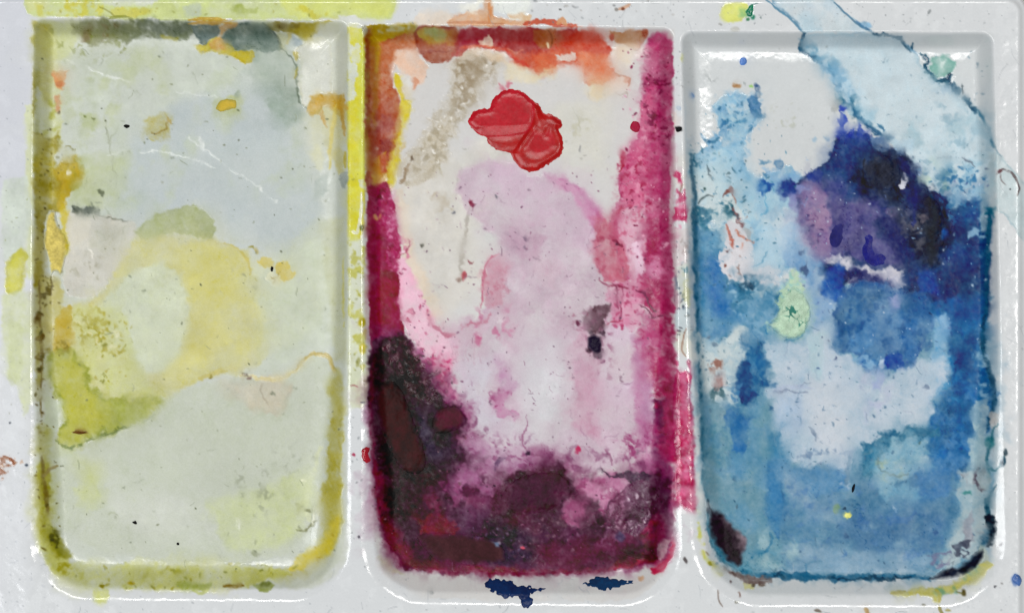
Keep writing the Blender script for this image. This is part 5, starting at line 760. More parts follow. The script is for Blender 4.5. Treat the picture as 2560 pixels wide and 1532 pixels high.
# left lower
wash((1748, 840, 1790, 860, 1830, 830, 1850, 805, 1868, 820, 1870, 860, 1850, 900, 1838, 950, 1842, 1010, 1826, 1020, 1806, 1000, 1770, 990, 1750, 960), (197, 209, 211), 0.9, 5, (7, 20), 0.2, 4, (120, 160, 180), film='paint_wash', label='chalky pale blue patch low on the left of the right well'); mottle((1750, 850, 1860, 850, 1850, 1000, 1760, 990), (160, 184, 196), 20, 0.1, 0.4, 0.7, 8); specks(44, (1750, 840, 1860, 1010), [(90, 110, 130), (60, 100, 120)], (1.3, 3), (0.4, 0.8))
mottle((1772, 905, 1806, 900, 1806, 930, 1774, 928), (140, 90, 76), 10, -0.2, 0.1, 0.9, 4); wash((1784, 946, 1808, 940, 1810, 968, 1786, 978), (158, 116, 112), 0.85, 4, (4, 10)); mottle((1772, 975, 1812, 966, 1814, 1000, 1780, 1006), (30, 74, 86), 10, -0.4, 0.0, 0.9, 4)
wash((1866, 850, 1890, 848, 1908, 868, 1918, 920, 1920, 960, 1900, 982, 1888, 1010, 1862, 1018, 1846, 1000, 1838, 960, 1842, 930, 1856, 900), (34, 96, 146), 0.85, 16, (12, 20), 0.15, gran=0.6, film='paint_wash', label='dark blue leaf shaped patch low on the left of the right well'); wash((1838, 950, 1856, 900, 1870, 896, 1876, 950, 1890, 990, 1866, 1014, 1848, 1004), (18, 62, 118), 0.85, 7, (7, 10))
wash((1752, 1010, 1800, 1000, 1840, 1020, 1890, 1010, 1930, 1000, 1940, 1100, 1980, 1160, 2000, 1240, 1980, 1330, 1960, 1420, 1850, 1420, 1790, 1350, 1766, 1250, 1756, 1120), (104, 146, 162), 0.9, 16, (8, 40), gran=0.3, gcell=40, film='paint_wash', label='grey teal wash in the lower left of the right well')
mottle((1760, 1000, 1960, 1020, 1990, 1300, 1860, 1400, 1780, 1300), (96, 146, 178), 40, -0.05, 0.4, 0.7, 20); mottle((1760, 1010, 1900, 1010, 1900, 1200, 1770, 1200), (84, 134, 160), 20, 0.15, 0.45, 0.7, 12)
wash((1820, 1010, 1850, 1030, 1880, 1040, 1862, 1090, 1856, 1140, 1836, 1130, 1826, 1070, 1812, 1040), (44, 104, 160), 0.85, 7, (7, 10)); wash((1826, 1130, 1860, 1130, 1862, 1200, 1832, 1190), (90, 142, 178), 0.6, 12); mottle((1812, 960, 1850, 960, 1850, 1050, 1820, 1040), (60, 116, 160), 10, 0.0, 0.3, 0.8, 5)
wash((1914, 1090, 1950, 1080, 1966, 1120, 1960, 1160, 1930, 1160), (60, 122, 160), 0.85, 8, (6, 20)); wash((1918, 1150, 1958, 1150, 1964, 1230, 1962, 1330, 1940, 1350, 1920, 1310, 1914, 1220), (60, 122, 170), 0.85, 8, (6, 20), 0.2, film='paint_wash', label='vertical blue streak in the lower left of the right well'); line((1950, 1200, 1958, 1250, 1960, 1310, 1956, 1330), 5, (40, 96, 140), 0.7)
# lower slate floor
wash((1960, 1170, 2030, 1166, 2130, 1180, 2200, 1180, 2300, 1180, 2380, 1190, 2392, 1280, 2376, 1340, 2340, 1400, 2300, 1424, 2100, 1420, 1980, 1416, 1950, 1360, 1964, 1260), (86, 130, 160), 0.9, 20, (10, 40), gran=0.25, gcell=90, var=0.05, vcell=90, film='paint_wash', label='slate blue wash over the bottom of the right well')
wash((1970, 1170, 2110, 1170, 2120, 1230, 2000, 1240), (96, 144, 182), 0.7, 20); wash((2080, 1290, 2330, 1260, 2370, 1320, 2330, 1380, 2140, 1380), (78, 120, 158), 0.7, 34, (10, 40)); wash((2000, 1250, 2110, 1240, 2110, 1300, 2020, 1310), (120, 154, 182), 0.6, 30); wash((1960, 1360, 2330, 1390, 2300, 1430, 1980, 1430), (136, 166, 188), 0.7, 16); wash((1950, 1160, 1990, 1190, 2040, 1250, 2000, 1270, 1950, 1200), (140, 168, 190), 0.6, 20)
mottle((1960, 1180, 2380, 1180, 2360, 1400, 1970, 1400), (70, 116, 168), 20, 0.25, 0.5, 0.55, 20); mottle((1960, 1180, 2300, 1180, 2300, 1420, 1970, 1420), (128, 164, 184), 40, 0.2, 0.55, 0.5, 20); wash((2280, 1170, 2380, 1170, 2370, 1240, 2300, 1250), (66, 122, 176), 0.7, 18); line((1998, 1330, 1990, 1350, 2030, 1350), 7, (60, 116, 160), 0.6); mottle((1900, 1330, 1990, 1320, 2000, 1420, 1900, 1420), (150, 180, 188), 40, -0.2, 0.3, 0.8, 10); line((1870, 1400, 1890, 1382, 1920, 1376, 1930, 1350, 1924, 1330), 7, (50, 116, 152), 0.75, gaps=0.05); line((2014, 1430, 2014, 1412, 2030, 1400, 2050, 1400), 5, (90, 136, 164), 0.7)
# teal arc and pale cell
wash((2150, 1150, 2170, 1110, 2200, 1096, 2226, 1070, 2254, 1082, 2280, 1064, 2320, 1072, 2350, 1060, 2350, 1092, 2310, 1090, 2260, 1096, 2220, 1110, 2200, 1140, 2210, 1180, 2160, 1190), (50, 116, 150), 0.92, 6, (8, 10), 0.3, film='paint_wash', label='teal arc around the pale mottled cell in the right well'); mottle((2150, 1080, 2350, 1070, 2340, 1100, 2220, 1120, 2170, 1170), (36, 96, 130), 20, 0.05, 0.35, 0.85, 6)
wash((2216, 1130, 2230, 1104, 2264, 1096, 2310, 1104, 2326, 1130, 2300, 1170, 2260, 1200, 2210, 1220, 2180, 1200, 2190, 1160), (158, 190, 202), 0.65, 16, (12, 20), gran=0.5, film='water_mark', label='pale mottled water mark below the teal arc'); mottle((2200, 1110, 2340, 1120, 2320, 1240, 2200, 1260), (122, 168, 192), 20, 0.0, 0.35, 0.75, 12); mottle((2190, 1150, 2260, 1160, 2260, 1240, 2200, 1230), (176, 190, 160), 20, 0.1, 0.4, 0.6, 10); line((2200, 1140, 2200, 1170, 2240, 1190, 2270, 1184), 4, (110, 130, 130), 0.6); dot(2299, 1108, 4, 5, (70, 110, 120)); mottle((2100, 1150, 2150, 1140, 2140, 1220, 2100, 1220), (190, 200, 214), 20, -0.2, 0.2, 0.7, 8); line((2128, 1140, 2120, 1170, 2116, 1210), 9, (110, 140, 164), 0.7); line((2156, 1140, 2180, 1126), 6, (90, 130, 150), 0.7)
# lower right wall, black and teal
wash((2400, 1180, 2470, 1180, 2474, 1300, 2450, 1380, 2390, 1410, 2340, 1420, 2380, 1340, 2400, 1260), (168, 185, 190), 0.88, 9, (6, 20)); wash((2410, 1300, 2430, 1280, 2436, 1340, 2424, 1370, 2406, 1360), (138, 138, 150), 0.75, 7); mottle((2380, 1360, 2424, 1350, 2420, 1392, 2388, 1396), (60, 66, 84), 10, -0.3, 0.05, 0.9, 4); mottle((2320, 1388, 2370, 1380, 2376, 1412, 2334, 1418), (110, 110, 140), 10, -0.2, 0.2, 0.85, 4); line((2446, 1170, 2438, 1190, 2450, 1220, 2462, 1222), 8, (60, 48, 62), 0.85, gaps=0.05); line((2460, 1170, 2460, 1186), 7, (30, 40, 50), 0.85); dot(2462, 1200, 14, 26, (140, 156, 156), 0, 0.6, ring=0.5); line((2492, 1212, 2478, 1232, 2472, 1250, 2468, 1270), 7, (36, 84, 106), 0.85); mottle((2390, 1185, 2420, 1185, 2440, 1210, 2400, 1205), (130, 130, 140), 10, 0.0, 0.3, 0.7, 5); dot(2419, 1232, 9, 6, (60, 130, 130), 10)
line((2472, 1240, 2466, 1262, 2472, 1290, 2474, 1320), 14, (26, 78, 100), 0.9, 2.5, (4, 10)); wash((2460, 1290, 2476, 1284, 2488, 1300, 2486, 1340, 2476, 1372, 2466, 1366, 2470, 1330), (22, 38, 50), 0.95, 3, (4, 10), t=1.5, rough=1.0, film='dried_paint', label='black dried strip on the lower right wall of the right well'); wash((2446, 1345, 2460, 1318, 2472, 1330, 2466, 1362, 2450, 1376), (54, 100, 128), 0.85, 4); mottle((2444, 1325, 2466, 1310, 2470, 1340, 2450, 1350), (150, 164, 172), 10, -0.1, 0.2, 0.8, 4)
line((1860, 1425, 1900, 1436, 1960, 1440, 2040, 1442, 2120, 1444, 2200, 1440, 2260, 1442, 2320, 1444), 16, (34, 96, 132), 0.88, 3, (4, 20), rel=0.6); line((2050, 1444, 2160, 1446, 2180, 1438, 2210, 1448, 2290, 1440), 9, (16, 56, 82), 0.85, 2, (4, 10), gaps=0.1); mottle((1870, 1424, 1960, 1426, 1980, 1442, 1900, 1446), (20, 60, 84), 10, 0.0, 0.3, 0.85, 3)
wash((1770, 1300, 1790, 1340, 1830, 1380, 1860, 1404, 1900, 1430, 1880, 1440, 1830, 1420, 1790, 1390, 1772, 1340), (78, 138, 162), 0.85, 4, (3, 10), 0.3); wash((1808, 1412, 1830, 1424, 1870, 1436, 1930, 1446, 1926, 1456, 1880, 1458, 1840, 1442, 1812, 1426), (112, 96, 92), 0.85, 5, (4, 10), film='paint_stain', label='brown grey stain on the bottom left rim of the right well'); line((1770, 1280, 1776, 1330, 1796, 1370, 1830, 1400), 6, (80, 130, 150), 0.7)
wash((2300, 1488, 2230, 1484, 2226, 1478, 2300, 1470, 2350, 1464, 2400, 1444, 2440, 1416, 2470, 1400, 2482, 1410, 2462, 1434, 2420, 1460, 2380, 1480, 2350, 1490, 2350, 1506, 2336, 1500, 2330, 1490), (200, 194, 100), 0.85, 5, (5, 20), 0.15, film='paint_stain', label='mustard stain along the bottom right rim of the right well'); line((2226, 1481, 2240, 1478, 2262, 1478), 9, (160, 140, 30), 0.85); mottle((2330, 1470, 2390, 1460, 2390, 1486, 2340, 1490), (96, 150, 120), 20, -0.2, 0.2, 0.75, 5); mottle((2400, 1420, 2470, 1400, 2470, 1424, 2410, 1452), (110, 164, 150), 20, 0.0, 0.3, 0.7, 4); line((2340, 1474, 2350, 1490, 2348, 1502), 9, (184, 168, 60), 0.8); dot(2409, 1480, 6, 8, (80, 70, 30)); line((2392, 1480, 2406, 1482), 4, (110, 110, 60), 0.8); wash((2450, 1360, 2476, 1380, 2470, 1400, 2440, 1410), (190, 196, 180), 0.7, 6)
mottle((1768, 1395, 1800, 1420, 1806, 1440, 1780, 1420), (196, 192, 90), 20, -0.2, 0.2, 0.8, 4); mottle((1856, 1456, 1920, 1458, 1910, 1474, 1862, 1470), (204, 200, 130), 20, -0.1, 0.2, 0.8, 4); dot(1775, 1408, 6, 4, (140, 136, 40), 20); dot(1882, 1463, 5, 4, (90, 80, 60)); dot(1904, 1462, 8, 3, (100, 84, 70)); dot(1826, 1453, 3, 4, (100, 84, 84)); line((1765, 1378, 1770, 1388), 5, (140, 124, 100), 0.8)
# small marks
dot(1928, 1022, 5, 5, (40, 90, 130)); dot(2115, 1340, 4, 4, (40, 70, 110)); dot(2340, 1329, 8, 5, (50, 90, 140)); dot(1840, 1268, 3, 4, (60, 80, 90)); dot(2092, 1274, 8, 10, (120, 150, 100), 0, 0.7); dot(2108, 1272, 6, 4, (40, 70, 90)); dot(2120, 1287, 9, 7, (222, 222, 130)); line((2230, 1262, 2240, 1275), 3, (200, 214, 226), 0.8); line((2276, 1286, 2300, 1288, 2316, 1285), 4, (60, 104, 150), 0.7)
B3 = [(60, 96, 130), (40, 80, 116), (90, 120, 150)]
specks(200, (1760, 860, 2440, 1430), B3, (1.2, 3.2), (0.3, 0.75)); specks(90, (2120, 110, 2470, 420), [(110, 140, 156), (80, 116, 136)], (1.2, 3), (0.25, 0.65)); specks(60, (1720, 100, 2090, 420), [(160, 166, 164), (130, 140, 140)], (1.2, 2.4), (0.25, 0.55)); specks(120, (2000, 380, 2470, 940), [(20, 30, 70), (90, 110, 160), (30, 50, 110)], (1.2, 3), (0.3, 0.7)); hairs(40, (1780, 1000, 2400, 1420), [(80, 120, 150), (120, 150, 170)], (10, 34), 1.8, (0.3, 0.6)); hairs(16, (1950, 1455, 2300, 1490), [(150, 154, 156)])
# ================================================================ BLEEDING: pigment creeps and settles in grains
def _samp(A, dx, dy):
    u = np.clip(np.arange(NX)[None, :] + dx / PITCH, 0, NX - 1.001); v = np.clip(np.arange(NY)[:, None] + dy / PITCH, 0, NY - 1.001)
    i = u.astype(np.int32); j = v.astype(np.int32); fu = (u - i)[..., None].astype(np.float32); fv = (v - j)[..., None].astype(np.float32)
    return (A[j, i] * (1 - fu) + A[j, i + 1] * fu) * (1 - fv) + (A[j + 1, i] * (1 - fu) + A[j + 1, i + 1] * fu) * fv
def _blur(A, px):
    g = np.exp(-2 * (np.pi * px / PITCH) ** 2 * _f2)
    return np.stack([np.fft.irfft2(np.fft.rfft2(A[..., k]) * g, (NY, NX)) for k in range(3)], -1).astype(np.float32)
R_ = lambda c, a, b: np.roll(FB[c], (a, b), (0, 1))
inw = (sstep(-2, 6, Dw[0]) + sstep(-2, 6, Dw[1]) + sstep(-2, 6, Dw[2])) * 0.75 + 0.25
inn = 0.3 + 0.7 * (sstep(34, 74, Dw[0]) + sstep(34, 74, Dw[1]) + sstep(34, 74, Dw[2]))     # stains on the steep walls keep crisper edges
C = _samp(C, inn * inw * (4.0 * R_(20, 401, 177) + 2.6 * R_(10, 31, 77) + 1.6 * R_(5, 3, 9)), inn * inw * (4.0 * R_(20, 91, 377) + 2.6 * R_(10, 211, 17) + 1.6 * R_(5, 63, 29)))
cb = _blur(C, 8.0)
bm = (0.8 * sstep(0.12, 0.7, R_(40, 91, 200)) * inw)[..., None]
C = C * (1 - bm) + cb * bm
bm = (0.5 * sstep(0.2, 0.7, R_(90, 333, 20)) * np.clip(inw * 1.6 - 0.6, 0, 1))[..., None]
C = C * (1 - bm) + _blur(C, 18.0) * bm
def streaks(seed, lx, ly):
    w_ = np.fft.rfft2(np.random.default_rng(seed).standard_normal((NY, NX)).astype(np.float32))
    n_ = np.fft.irfft2(w_ * np.exp(-2 * np.pi ** 2 * ((_fx * lx / PITCH) ** 2 + (_fy * ly / PITCH) ** 2)), (NY, NX))
    return (n_ / n_.std() * 0.4).astype(np.float32)
white = np.array((0.835, 0.845, 0.85), np.float32)
gr = 1 + inw * (0.06 * R_(5, 120, 40) + 0.08 * R_(10, 20, 140) + 0.09 * R_(40, 5, 60) + 0.10 * streaks(5, 7.0, 70.0) * sstep(-0.1, 0.5, R_(90, 8, 8)))
C = np.clip(white - (white - C) * gr[..., None], 0.01, 0.95).astype(np.float32)
# drying lines: thin darker rims where puddles stopped
for (c, lev, a, b, amp) in ((90, 0.12, 30, 400, 0.9), (40, 0.25, 300, 60, 0.6), (90, -0.2, 210, 700, 0.7)):
    n_ = R_(c, a, b) + 0.05 * R_(10, b, a)
    ln = np.exp(-((n_ - lev) / 0.016) ** 2) * sstep(0.05, 0.5, R_(90, b, a)) * np.clip(inw * 1.5 - 0.5, 0, 1)
    C = np.clip(white - (white - C) * (1 + 0.32 * amp * ln)[..., None], 0.01, 0.95).astype(np.float32)
# fine crumbs, pin holes and hairline cracks that lie on top of everything
specks(200, (1745, 380, 2470, 1430), [(44, 90, 116), (60, 106, 132), (40, 76, 104)], (0.9, 2.0), (0.35, 0.75), stretch=2.4)
specks(130, (1745, 260, 1990, 860), [(40, 96, 124), (60, 124, 156)], (1.0, 2.6), (0.35, 0.75), stretch=2.6)
specks(110, (2000, 360, 2470, 1000), [(150, 180, 210), (196, 210, 226)], (1.2, 2.4), (0.4, 0.85))
specks(200, (1010, 430, 1640, 1200), [(110, 60, 92), (140, 90, 116), (90, 60, 84)], (1.1, 2.5), (0.4, 0.85), stretch=1.8)
specks(90, (930, 840, 1180, 1400), [(150, 116, 124), (20, 10, 16), (120, 70, 84)], (1.1, 2.4), (0.4, 0.8))
specks(120, (1180, 1180, 1660, 1420), [(160, 110, 136), (30, 16, 28), (120, 60, 90)], (1.1, 2.4), (0.4, 0.8))
specks(120, (1555, 120, 1680, 760), [(110, 14, 54), (226, 166, 190), (130, 30, 70)], (1.4, 3.2), (0.5, 0.9), stretch=1.8)
specks(110, (100, 90, 850, 1440), [(110, 116, 84), (80, 86, 60)], (1.1, 2.4), (0.35, 0.8))
specks(70, (88, 320, 150, 1380), [(84, 76, 30), (110, 100, 40)], (1.4, 3.4), (0.5, 0.9))
hairs(60, (1040, 480, 1600, 1170), [(140, 100, 124), (116, 84, 108)], (8, 24), 1.3, (0.35, 0.7))
hairs(70, (1780, 780, 2400, 1400), [(90, 122, 150), (70, 104, 134)], (8, 26), 1.3, (0.35, 0.7))
hairs(50, (130, 120, 840, 1400), [(136, 144, 118), (112, 120, 96)], (8, 26), 1.2, (0.3, 0.6))
hairs(60, (20, 1380, 2540, 1545), [(168, 174, 180), (150, 156, 162)], (10, 46), 1.2, (0.25, 0.55)); hairs(40, (1000, -10, 2540, 66), [(168, 174, 180)], (10, 46), 1.2, (0.25, 0.55)); hairs(24, (2485, 60, 2550, 1500), [(160, 166, 172)], (10, 50), 1.2, (0.25, 0.5), 1.5)
specks(150, (-10, 1440, 2560, 1548), [(150, 156, 162), (176, 182, 186)], (0.9, 1.9), (0.3, 0.6)); specks(110, (1000, -10, 2560, 70), [(150, 156, 162), (120, 126, 132)], (0.9, 1.9), (0.3, 0.65)); specks(90, (-10, 60, 80, 1500), [(150, 156, 162)], (0.9, 1.9), (0.3, 0.6))
ROU = np.clip(ROU + 0.16 * sstep(0.1, 0.6, R_(40, 250, 90)) * (1 - np.clip(inw * 1.33 - 0.33, 0, 1)) + 0.04 * R_(10, 9, 9), 0.08, 0.8)   # scuffs break the shine of the bare plastic
# ================================================================ MATERIALS
def s2l(c):
    c = np.clip(c, 0, 1)
    return np.where(c <= 0.04045, c / 12.92, ((c + 0.055) / 1.055) ** 2.4)
ALB = 0.97
def albedo(c): return np.clip(s2l(np.asarray(c, np.float32)) * ALB - 0.014, 0.003, 0.82)

def surface_material(name, grain=0.06, gscale=5200, bump=0.35, bscale=3800, coat=0.0, rmul=1.0, spec=0.5):
    m = bpy.data.materials.new(name); m.use_nodes = True
    nt = m.node_tree; N = nt.nodes; L = nt.links
    p = N['Principled BSDF']
    at = N.new('ShaderNodeAttribute'); at.attribute_name = 'pigment'
    ar = N.new('ShaderNodeAttribute'); ar.attribute_name = 'dry'
    ag = N.new('ShaderNodeAttribute'); ag.attribute_name = 'grit'
    tc = N.new('ShaderNodeTexCoord')
    n1 = N.new('ShaderNodeTexNoise'); n1.inputs['Scale'].default_value = gscale; n1.inputs['Detail'].default_value = 3
    n2 = N.new('ShaderNodeTexNoise'); n2.inputs['Scale'].default_value = bscale; n2.inputs['Detail'].default_value = 4; n2.inputs['Roughness'].default_value = 0.6
    L.new(tc.outputs['Object'], n1.inputs['Vector']); L.new(tc.outputs['Object'], n2.inputs['Vector'])
    mr = N.new('ShaderNodeMapRange'); mr.inputs[1].default_value = 0.3; mr.inputs[2].default_value = 0.7; mr.inputs[3].default_value = 1 - grain; mr.inputs[4].default_value = 1 + grain
    L.new(n1.outputs['Fac'], mr.inputs[0])
    mx = N.new('ShaderNodeVectorMath'); mx.operation = 'SCALE'
    L.new(at.outputs['Color'], mx.inputs[0]); L.new(mr.outputs[0], mx.inputs['Scale'])
    L.new(mx.outputs[0], p.inputs['Base Color'])
    rm = N.new('ShaderNodeMath'); rm.operation = 'MULTIPLY_ADD'; rm.inputs[1].default_value = 0.18
    L.new(n2.outputs['Fac'], rm.inputs[0])
    rs = N.new('ShaderNodeMath'); rs.operation = 'MULTIPLY_ADD'; rs.inputs[1].default_value = rmul; rs.inputs[2].default_value = -0.08
    L.new(ar.outputs['Fac'], rs.inputs[0]); L.new(rs.outputs[0], rm.inputs[2]); L.new(rm.outputs[0], p.inputs['Roughness'])
    bm = N.new('ShaderNodeBump'); bm.inputs['Distance'].default_value = 0.00006
    bs = N.new('ShaderNodeMath'); bs.operation = 'MULTIPLY'; bs.inputs[1].default_value = bump
    L.new(ag.outputs['Fac'], bs.inputs[0]); L.new(bs.outputs[0], bm.inputs['Strength']); L.new(n2.outputs['Fac'], bm.inputs['Height']); L.new(bm.outputs[0], p.inputs['Normal'])
    sr = N.new('ShaderNodeMapRange'); sr.inputs[1].default_value = 0.15; sr.inputs[2].default_value = 0.34; sr.inputs[3].default_value = spec; sr.inputs[4].default_value = 0.10
    L.new(ar.outputs['Fac'], sr.inputs[0]); L.new(sr.outputs[0], p.inputs['Specular IOR Level'])   # matt dried pigment hardly shines
    p.inputs['Coat Weight'].default_value = coat; p.inputs['Coat Roughness'].default_value = 0.12
    return m
M_PLASTIC = surface_material('glossy_white_plastic', 0.02, 4200, 0.5)
M_FILM = surface_material('dried_watercolour', 0.045, 5600, 0.8, 3600, rmul=1.0, spec=0.4)
M_DRY = surface_material('dried_thick_paint', 0.10, 4200, 0.5, 2600, spec=0.22)
M_PAINT = surface_material('thick_paint', 0.06, 4200, 0.5, 2600)

# ================================================================ MESHES
ZF = Z + REL
NXg = -np.gradient(ZF, gx, axis=1); NYg = np.gradient(ZF, gy, axis=0)

def link(o, parent=None):
    scene.collection.objects.link(o)
    if parent is not None: o.parent = parent
    return o

def make_mesh(name, mat, xs, ys, zs, nrm, col, rou, grit, quads):
    me = bpy.data.meshes.new(name)
    n = len(xs); f = len(quads)
    co = np.empty((n, 3), np.float32); co[:, 0] = (xs - CX) * S; co[:, 1] = -(ys - CY) * S; co[:, 2] = zs * S
    me.vertices.add(n); me.vertices.foreach_set('co', co.ravel())
    k = quads.shape[1]
    me.loops.add(f * k); me.loops.foreach_set('vertex_index', quads.astype(np.int32).ravel())
    me.polygons.add(f); me.polygons.foreach_set('loop_start', np.arange(0, f * k, k, dtype=np.int32))
    me.update(calc_edges=True)
    me.polygons.foreach_set('use_smooth', np.ones(f, bool))
    a = me.attributes.new('pigment', 'FLOAT_COLOR', 'POINT')
    rgba = np.ones((n, 4), np.float32); rgba[:, :3] = albedo(col); a.data.foreach_set('color', rgba.ravel())
    a = me.attributes.new('dry', 'FLOAT', 'POINT'); a.data.foreach_set('value', np.ascontiguousarray(rou, np.float32))
    a = me.attributes.new('grit', 'FLOAT', 'POINT'); a.data.foreach_set('value', np.ascontiguousarray(grit, np.float32))
    me.materials.append(mat)
    if nrm is not None:
        nn = nrm / np.linalg.norm(nrm, axis=1, keepdims=True)
        me.normals_split_custom_set_from_vertices(nn.tolist())
    return bpy.data.objects.new(name, me)

def grid_piece(name, mat, facemask, W=None, extra=None, parent=None, kind=None):
    """the quads of the plan grid where facemask is set, as one mesh"""
    sl = W.sl if W else (slice(0, NY), slice(0, NX))
    z = ZF[sl]; nx_, ny_ = NXg[sl], NYg[sl]
    if extra is not None:
        z = z + extra
        nx_ = -np.gradient(z, gx[sl[1]], axis=1); ny_ = np.gradient(z, gy[sl[0]], axis=0)
    h, w = z.shape
    J, I = np.nonzero(facemask)
    if len(J) == 0: return None
    idx = np.arange(h * w).reshape(h, w)
    q = np.stack([idx[J, I], idx[J + 1, I], idx[J + 1, I + 1], idx[J, I + 1]], 1)
    used = np.zeros(h * w, bool); used[q.ravel()] = True
    rem = np.cumsum(used) - 1
    q = rem[q]
    g = lambda A: np.ascontiguousarray(A).reshape(h * w, -1)[used]
    nrm = np.concatenate([g(nx_), g(ny_), np.ones((used.sum(), 1), np.float32)], 1)
    o = make_mesh(name, mat, g(X0[sl])[:, 0], g(Y0[sl])[:, 0], g(z)[:, 0], nrm, g(C[sl]), g(ROU[sl])[:, 0], g(GRIT[sl])[:, 0], q)
    link(o, parent)
    return o

palette = bpy.data.objects.new('paint_palette', None)
link(palette)
palette.empty_display_size = 0.02
palette['label'] = 'white plastic paint palette with three stained rectangular wells'
palette['category'] = 'palette'

face4 = lambda A: A[:-1, :-1] & A[1:, :-1] & A[:-1, 1:] & A[1:, 1:]
wf = [face4(d) for d in INW]
anyw = wf[0] | wf[1] | wf[2]
Xc = X0[:-1, :-1]; Yc = Y0[:-1, :-1]; Dc = De[:-1, :-1]
div0 = ~anyw & (Xc > 850) & (Xc < 935) & (Yc > 58) & (Yc < 1470) & (Dw[0][:-1, :-1] > -90) & (Dw[1][:-1, :-1] > -90)
div1 = ~anyw & (Xc > 1660) & (Xc < 1760) & (Yc > 74) & (Yc < 1470) & (Dw[1][:-1, :-1] > -100) & (Dw[2][:-1, :-1] > -100)
edge = Dc < 4
PART = {}
PART['deck'] = grid_piece('deck', M_PLASTIC, ~anyw & ~div0 & ~div1 & ~edge, parent=palette)
grid_piece('outer_edge', M_PLASTIC, edge & ~anyw, parent=palette)
for k, dm in enumerate((div0, div1)):
    PART['d%d' % k] = grid_piece('divider', M_PLASTIC, dm, parent=palette)
PART['d0']['label'] = 'left divider smeared with yellow paint'
PART['d1']['label'] = 'right divider with a crimson drip'
for k in range(3):
    PART['w%d' % k] = grid_piece('well', M_PLASTIC, wf[k], parent=palette)
PART['w0']['label'] = 'left well stained green and yellow'
PART['w1']['label'] = 'middle well stained red, pink and plum'
PART['w2']['label'] = 'right well stained blue'

for i, (name, par, W, m, label, col) in enumerate(FILMS):
    ins = m > 0.12
    f = ins[:-1, :-1] | ins[1:, :-1] | ins[:-1, 1:] | ins[1:, 1:]
    ex = (0.22 + 0.006 * i) * sstep(0.1, 0.7, m) - 0.25 * (1 - sstep(0.05, 0.3, m))
    o = grid_piece(name, M_FILM, f, W, ex, parent=PART[par])
    if o and label: o['label'] = label

# ================================================================ THICK PAINT: dabs, drops, flakes and crumbs, each a thing of its own
def bil(A, x, y):
    fxi = np.clip(np.interp(x, gx, np.arange(NX)), 0, NX - 1.001); fyi = np.clip(np.interp(y, gy, np.arange(NY)), 0, NY - 1.001)
    i = fxi.astype(int); j = fyi.astype(int); u = fxi - i; v = fyi - j
    if A.ndim == 3: u = u[..., None]; v = v[..., None]
    return (A[j, i] * (1 - u) + A[j, i + 1] * u) * (1 - v) + (A[j + 1, i] * (1 - u) + A[j + 1, i + 1] * u) * v

def local_noise(PX, PY, cell, seed):
    r = np.random.default_rng(seed); T = r.uniform(-1, 1, (64, 64)).astype(np.float32)
    u = PX / cell; v = PY / cell; i = np.floor(u).astype(int); j = np.floor(v).astype(int); fu = u - i; fv = v - j
    fu = fu * fu * (3 - 2 * fu); fv = fv * fv * (3 - 2 * fv)
    g = lambda a, b: T[a % 64, b % 64]
    return (g(j, i) * (1 - fu) + g(j, i + 1) * fu) * (1 - fv) + (g(j + 1, i) * (1 - fu) + g(j + 1, i + 1) * fu) * fv

DAB = [0]
def dab(name, label, cat, pts, h, col, pitch=1.4, w=6, rough=0.0, rcell=8, rou=0.25, grit=0.25, wob=1.5, group=None, hfun=None, cfun=None, var=0.08, sm=4, blend=0.0, spec=None):
    DAB[0] += 1
    q = smooth_closed(pts, sm)
    xs = np.arange(q[:, 0].min() - 4, q[:, 0].max() + 4, pitch); ys = np.arange(q[:, 1].min() - 4, q[:, 1].max() + 4, pitch)
    PX, PY = np.meshgrid(xs.astype(np.float32), ys.astype(np.float32))
    d = sdf_poly(q, PX + wob * local_noise(PX, PY, 7, DAB[0]), PY + wob * local_noise(PX, PY, 7, DAB[0] + 50))
    if hfun is None: hh = h * (1 - np.exp(-np.maximum(d, 0) / w))
    else: hh = hfun(PX, PY, d)
    if rough: hh = hh + rough * sstep(0, w, d) * (local_noise(PX, PY, rcell, DAB[0] + 7) + 0.5 * local_noise(PX, PY, rcell / 2, DAB[0] + 8))
    hh = np.where(d > 0, np.maximum(hh, 0.05), -1.5)
    zz = bil(ZF, PX, PY)
    kx = (HC - zz * S) / HC
    QX = CX + (PX - CX) * kx; QY = CY + (PY - CY) * kx
    zz = bil(ZF, QX, QY) + 0.35 + hh
    c = cfun(PX, PY, d, hh) if cfun else np.broadcast_to(colf(col), PX.shape + (3,)) * (1 + var * (local_noise(PX, PY, 16, DAB[0] + 3) + 0.6 * local_noise(PX, PY, 5, DAB[0] + 4)))[..., None]
    if blend:                                  # the rim of the lump thins out into the stain around it
        bl = sstep(0, blend, d + 0.35 * blend * local_noise(PX, PY, 14, DAB[0] + 90))[..., None]
        c = bil(C, QX, QY) * (1 - bl) + c * bl
    ins = d > 0
    f = ins[:-1, :-1] | ins[1:, :-1] | ins[:-1, 1:] | ins[1:, 1:]
    J, I = np.nonzero(f)
    hgt, wid = PX.shape; idx = np.arange(hgt * wid).reshape(hgt, wid)
    quads = np.stack([idx[J, I], idx[J + 1, I], idx[J + 1, I + 1], idx[J, I + 1]], 1)
    used = np.zeros(hgt * wid, bool); used[quads.ravel()] = True; rem = np.cumsum(used) - 1
    g = lambda A: np.ascontiguousarray(A).reshape(hgt * wid, -1)[used]
    # origin at the base of the dab
    o = make_mesh(name, (M_DRY if blend else M_PAINT), g(QX)[:, 0], g(QY)[:, 0], g(zz)[:, 0], None, g(c), np.full(used.sum(), rou), np.full(used.sum(), grit), rem[quads])
    link(o)
    o['label'] = label; o['category'] = cat
    if group: o['group'] = group
    return o

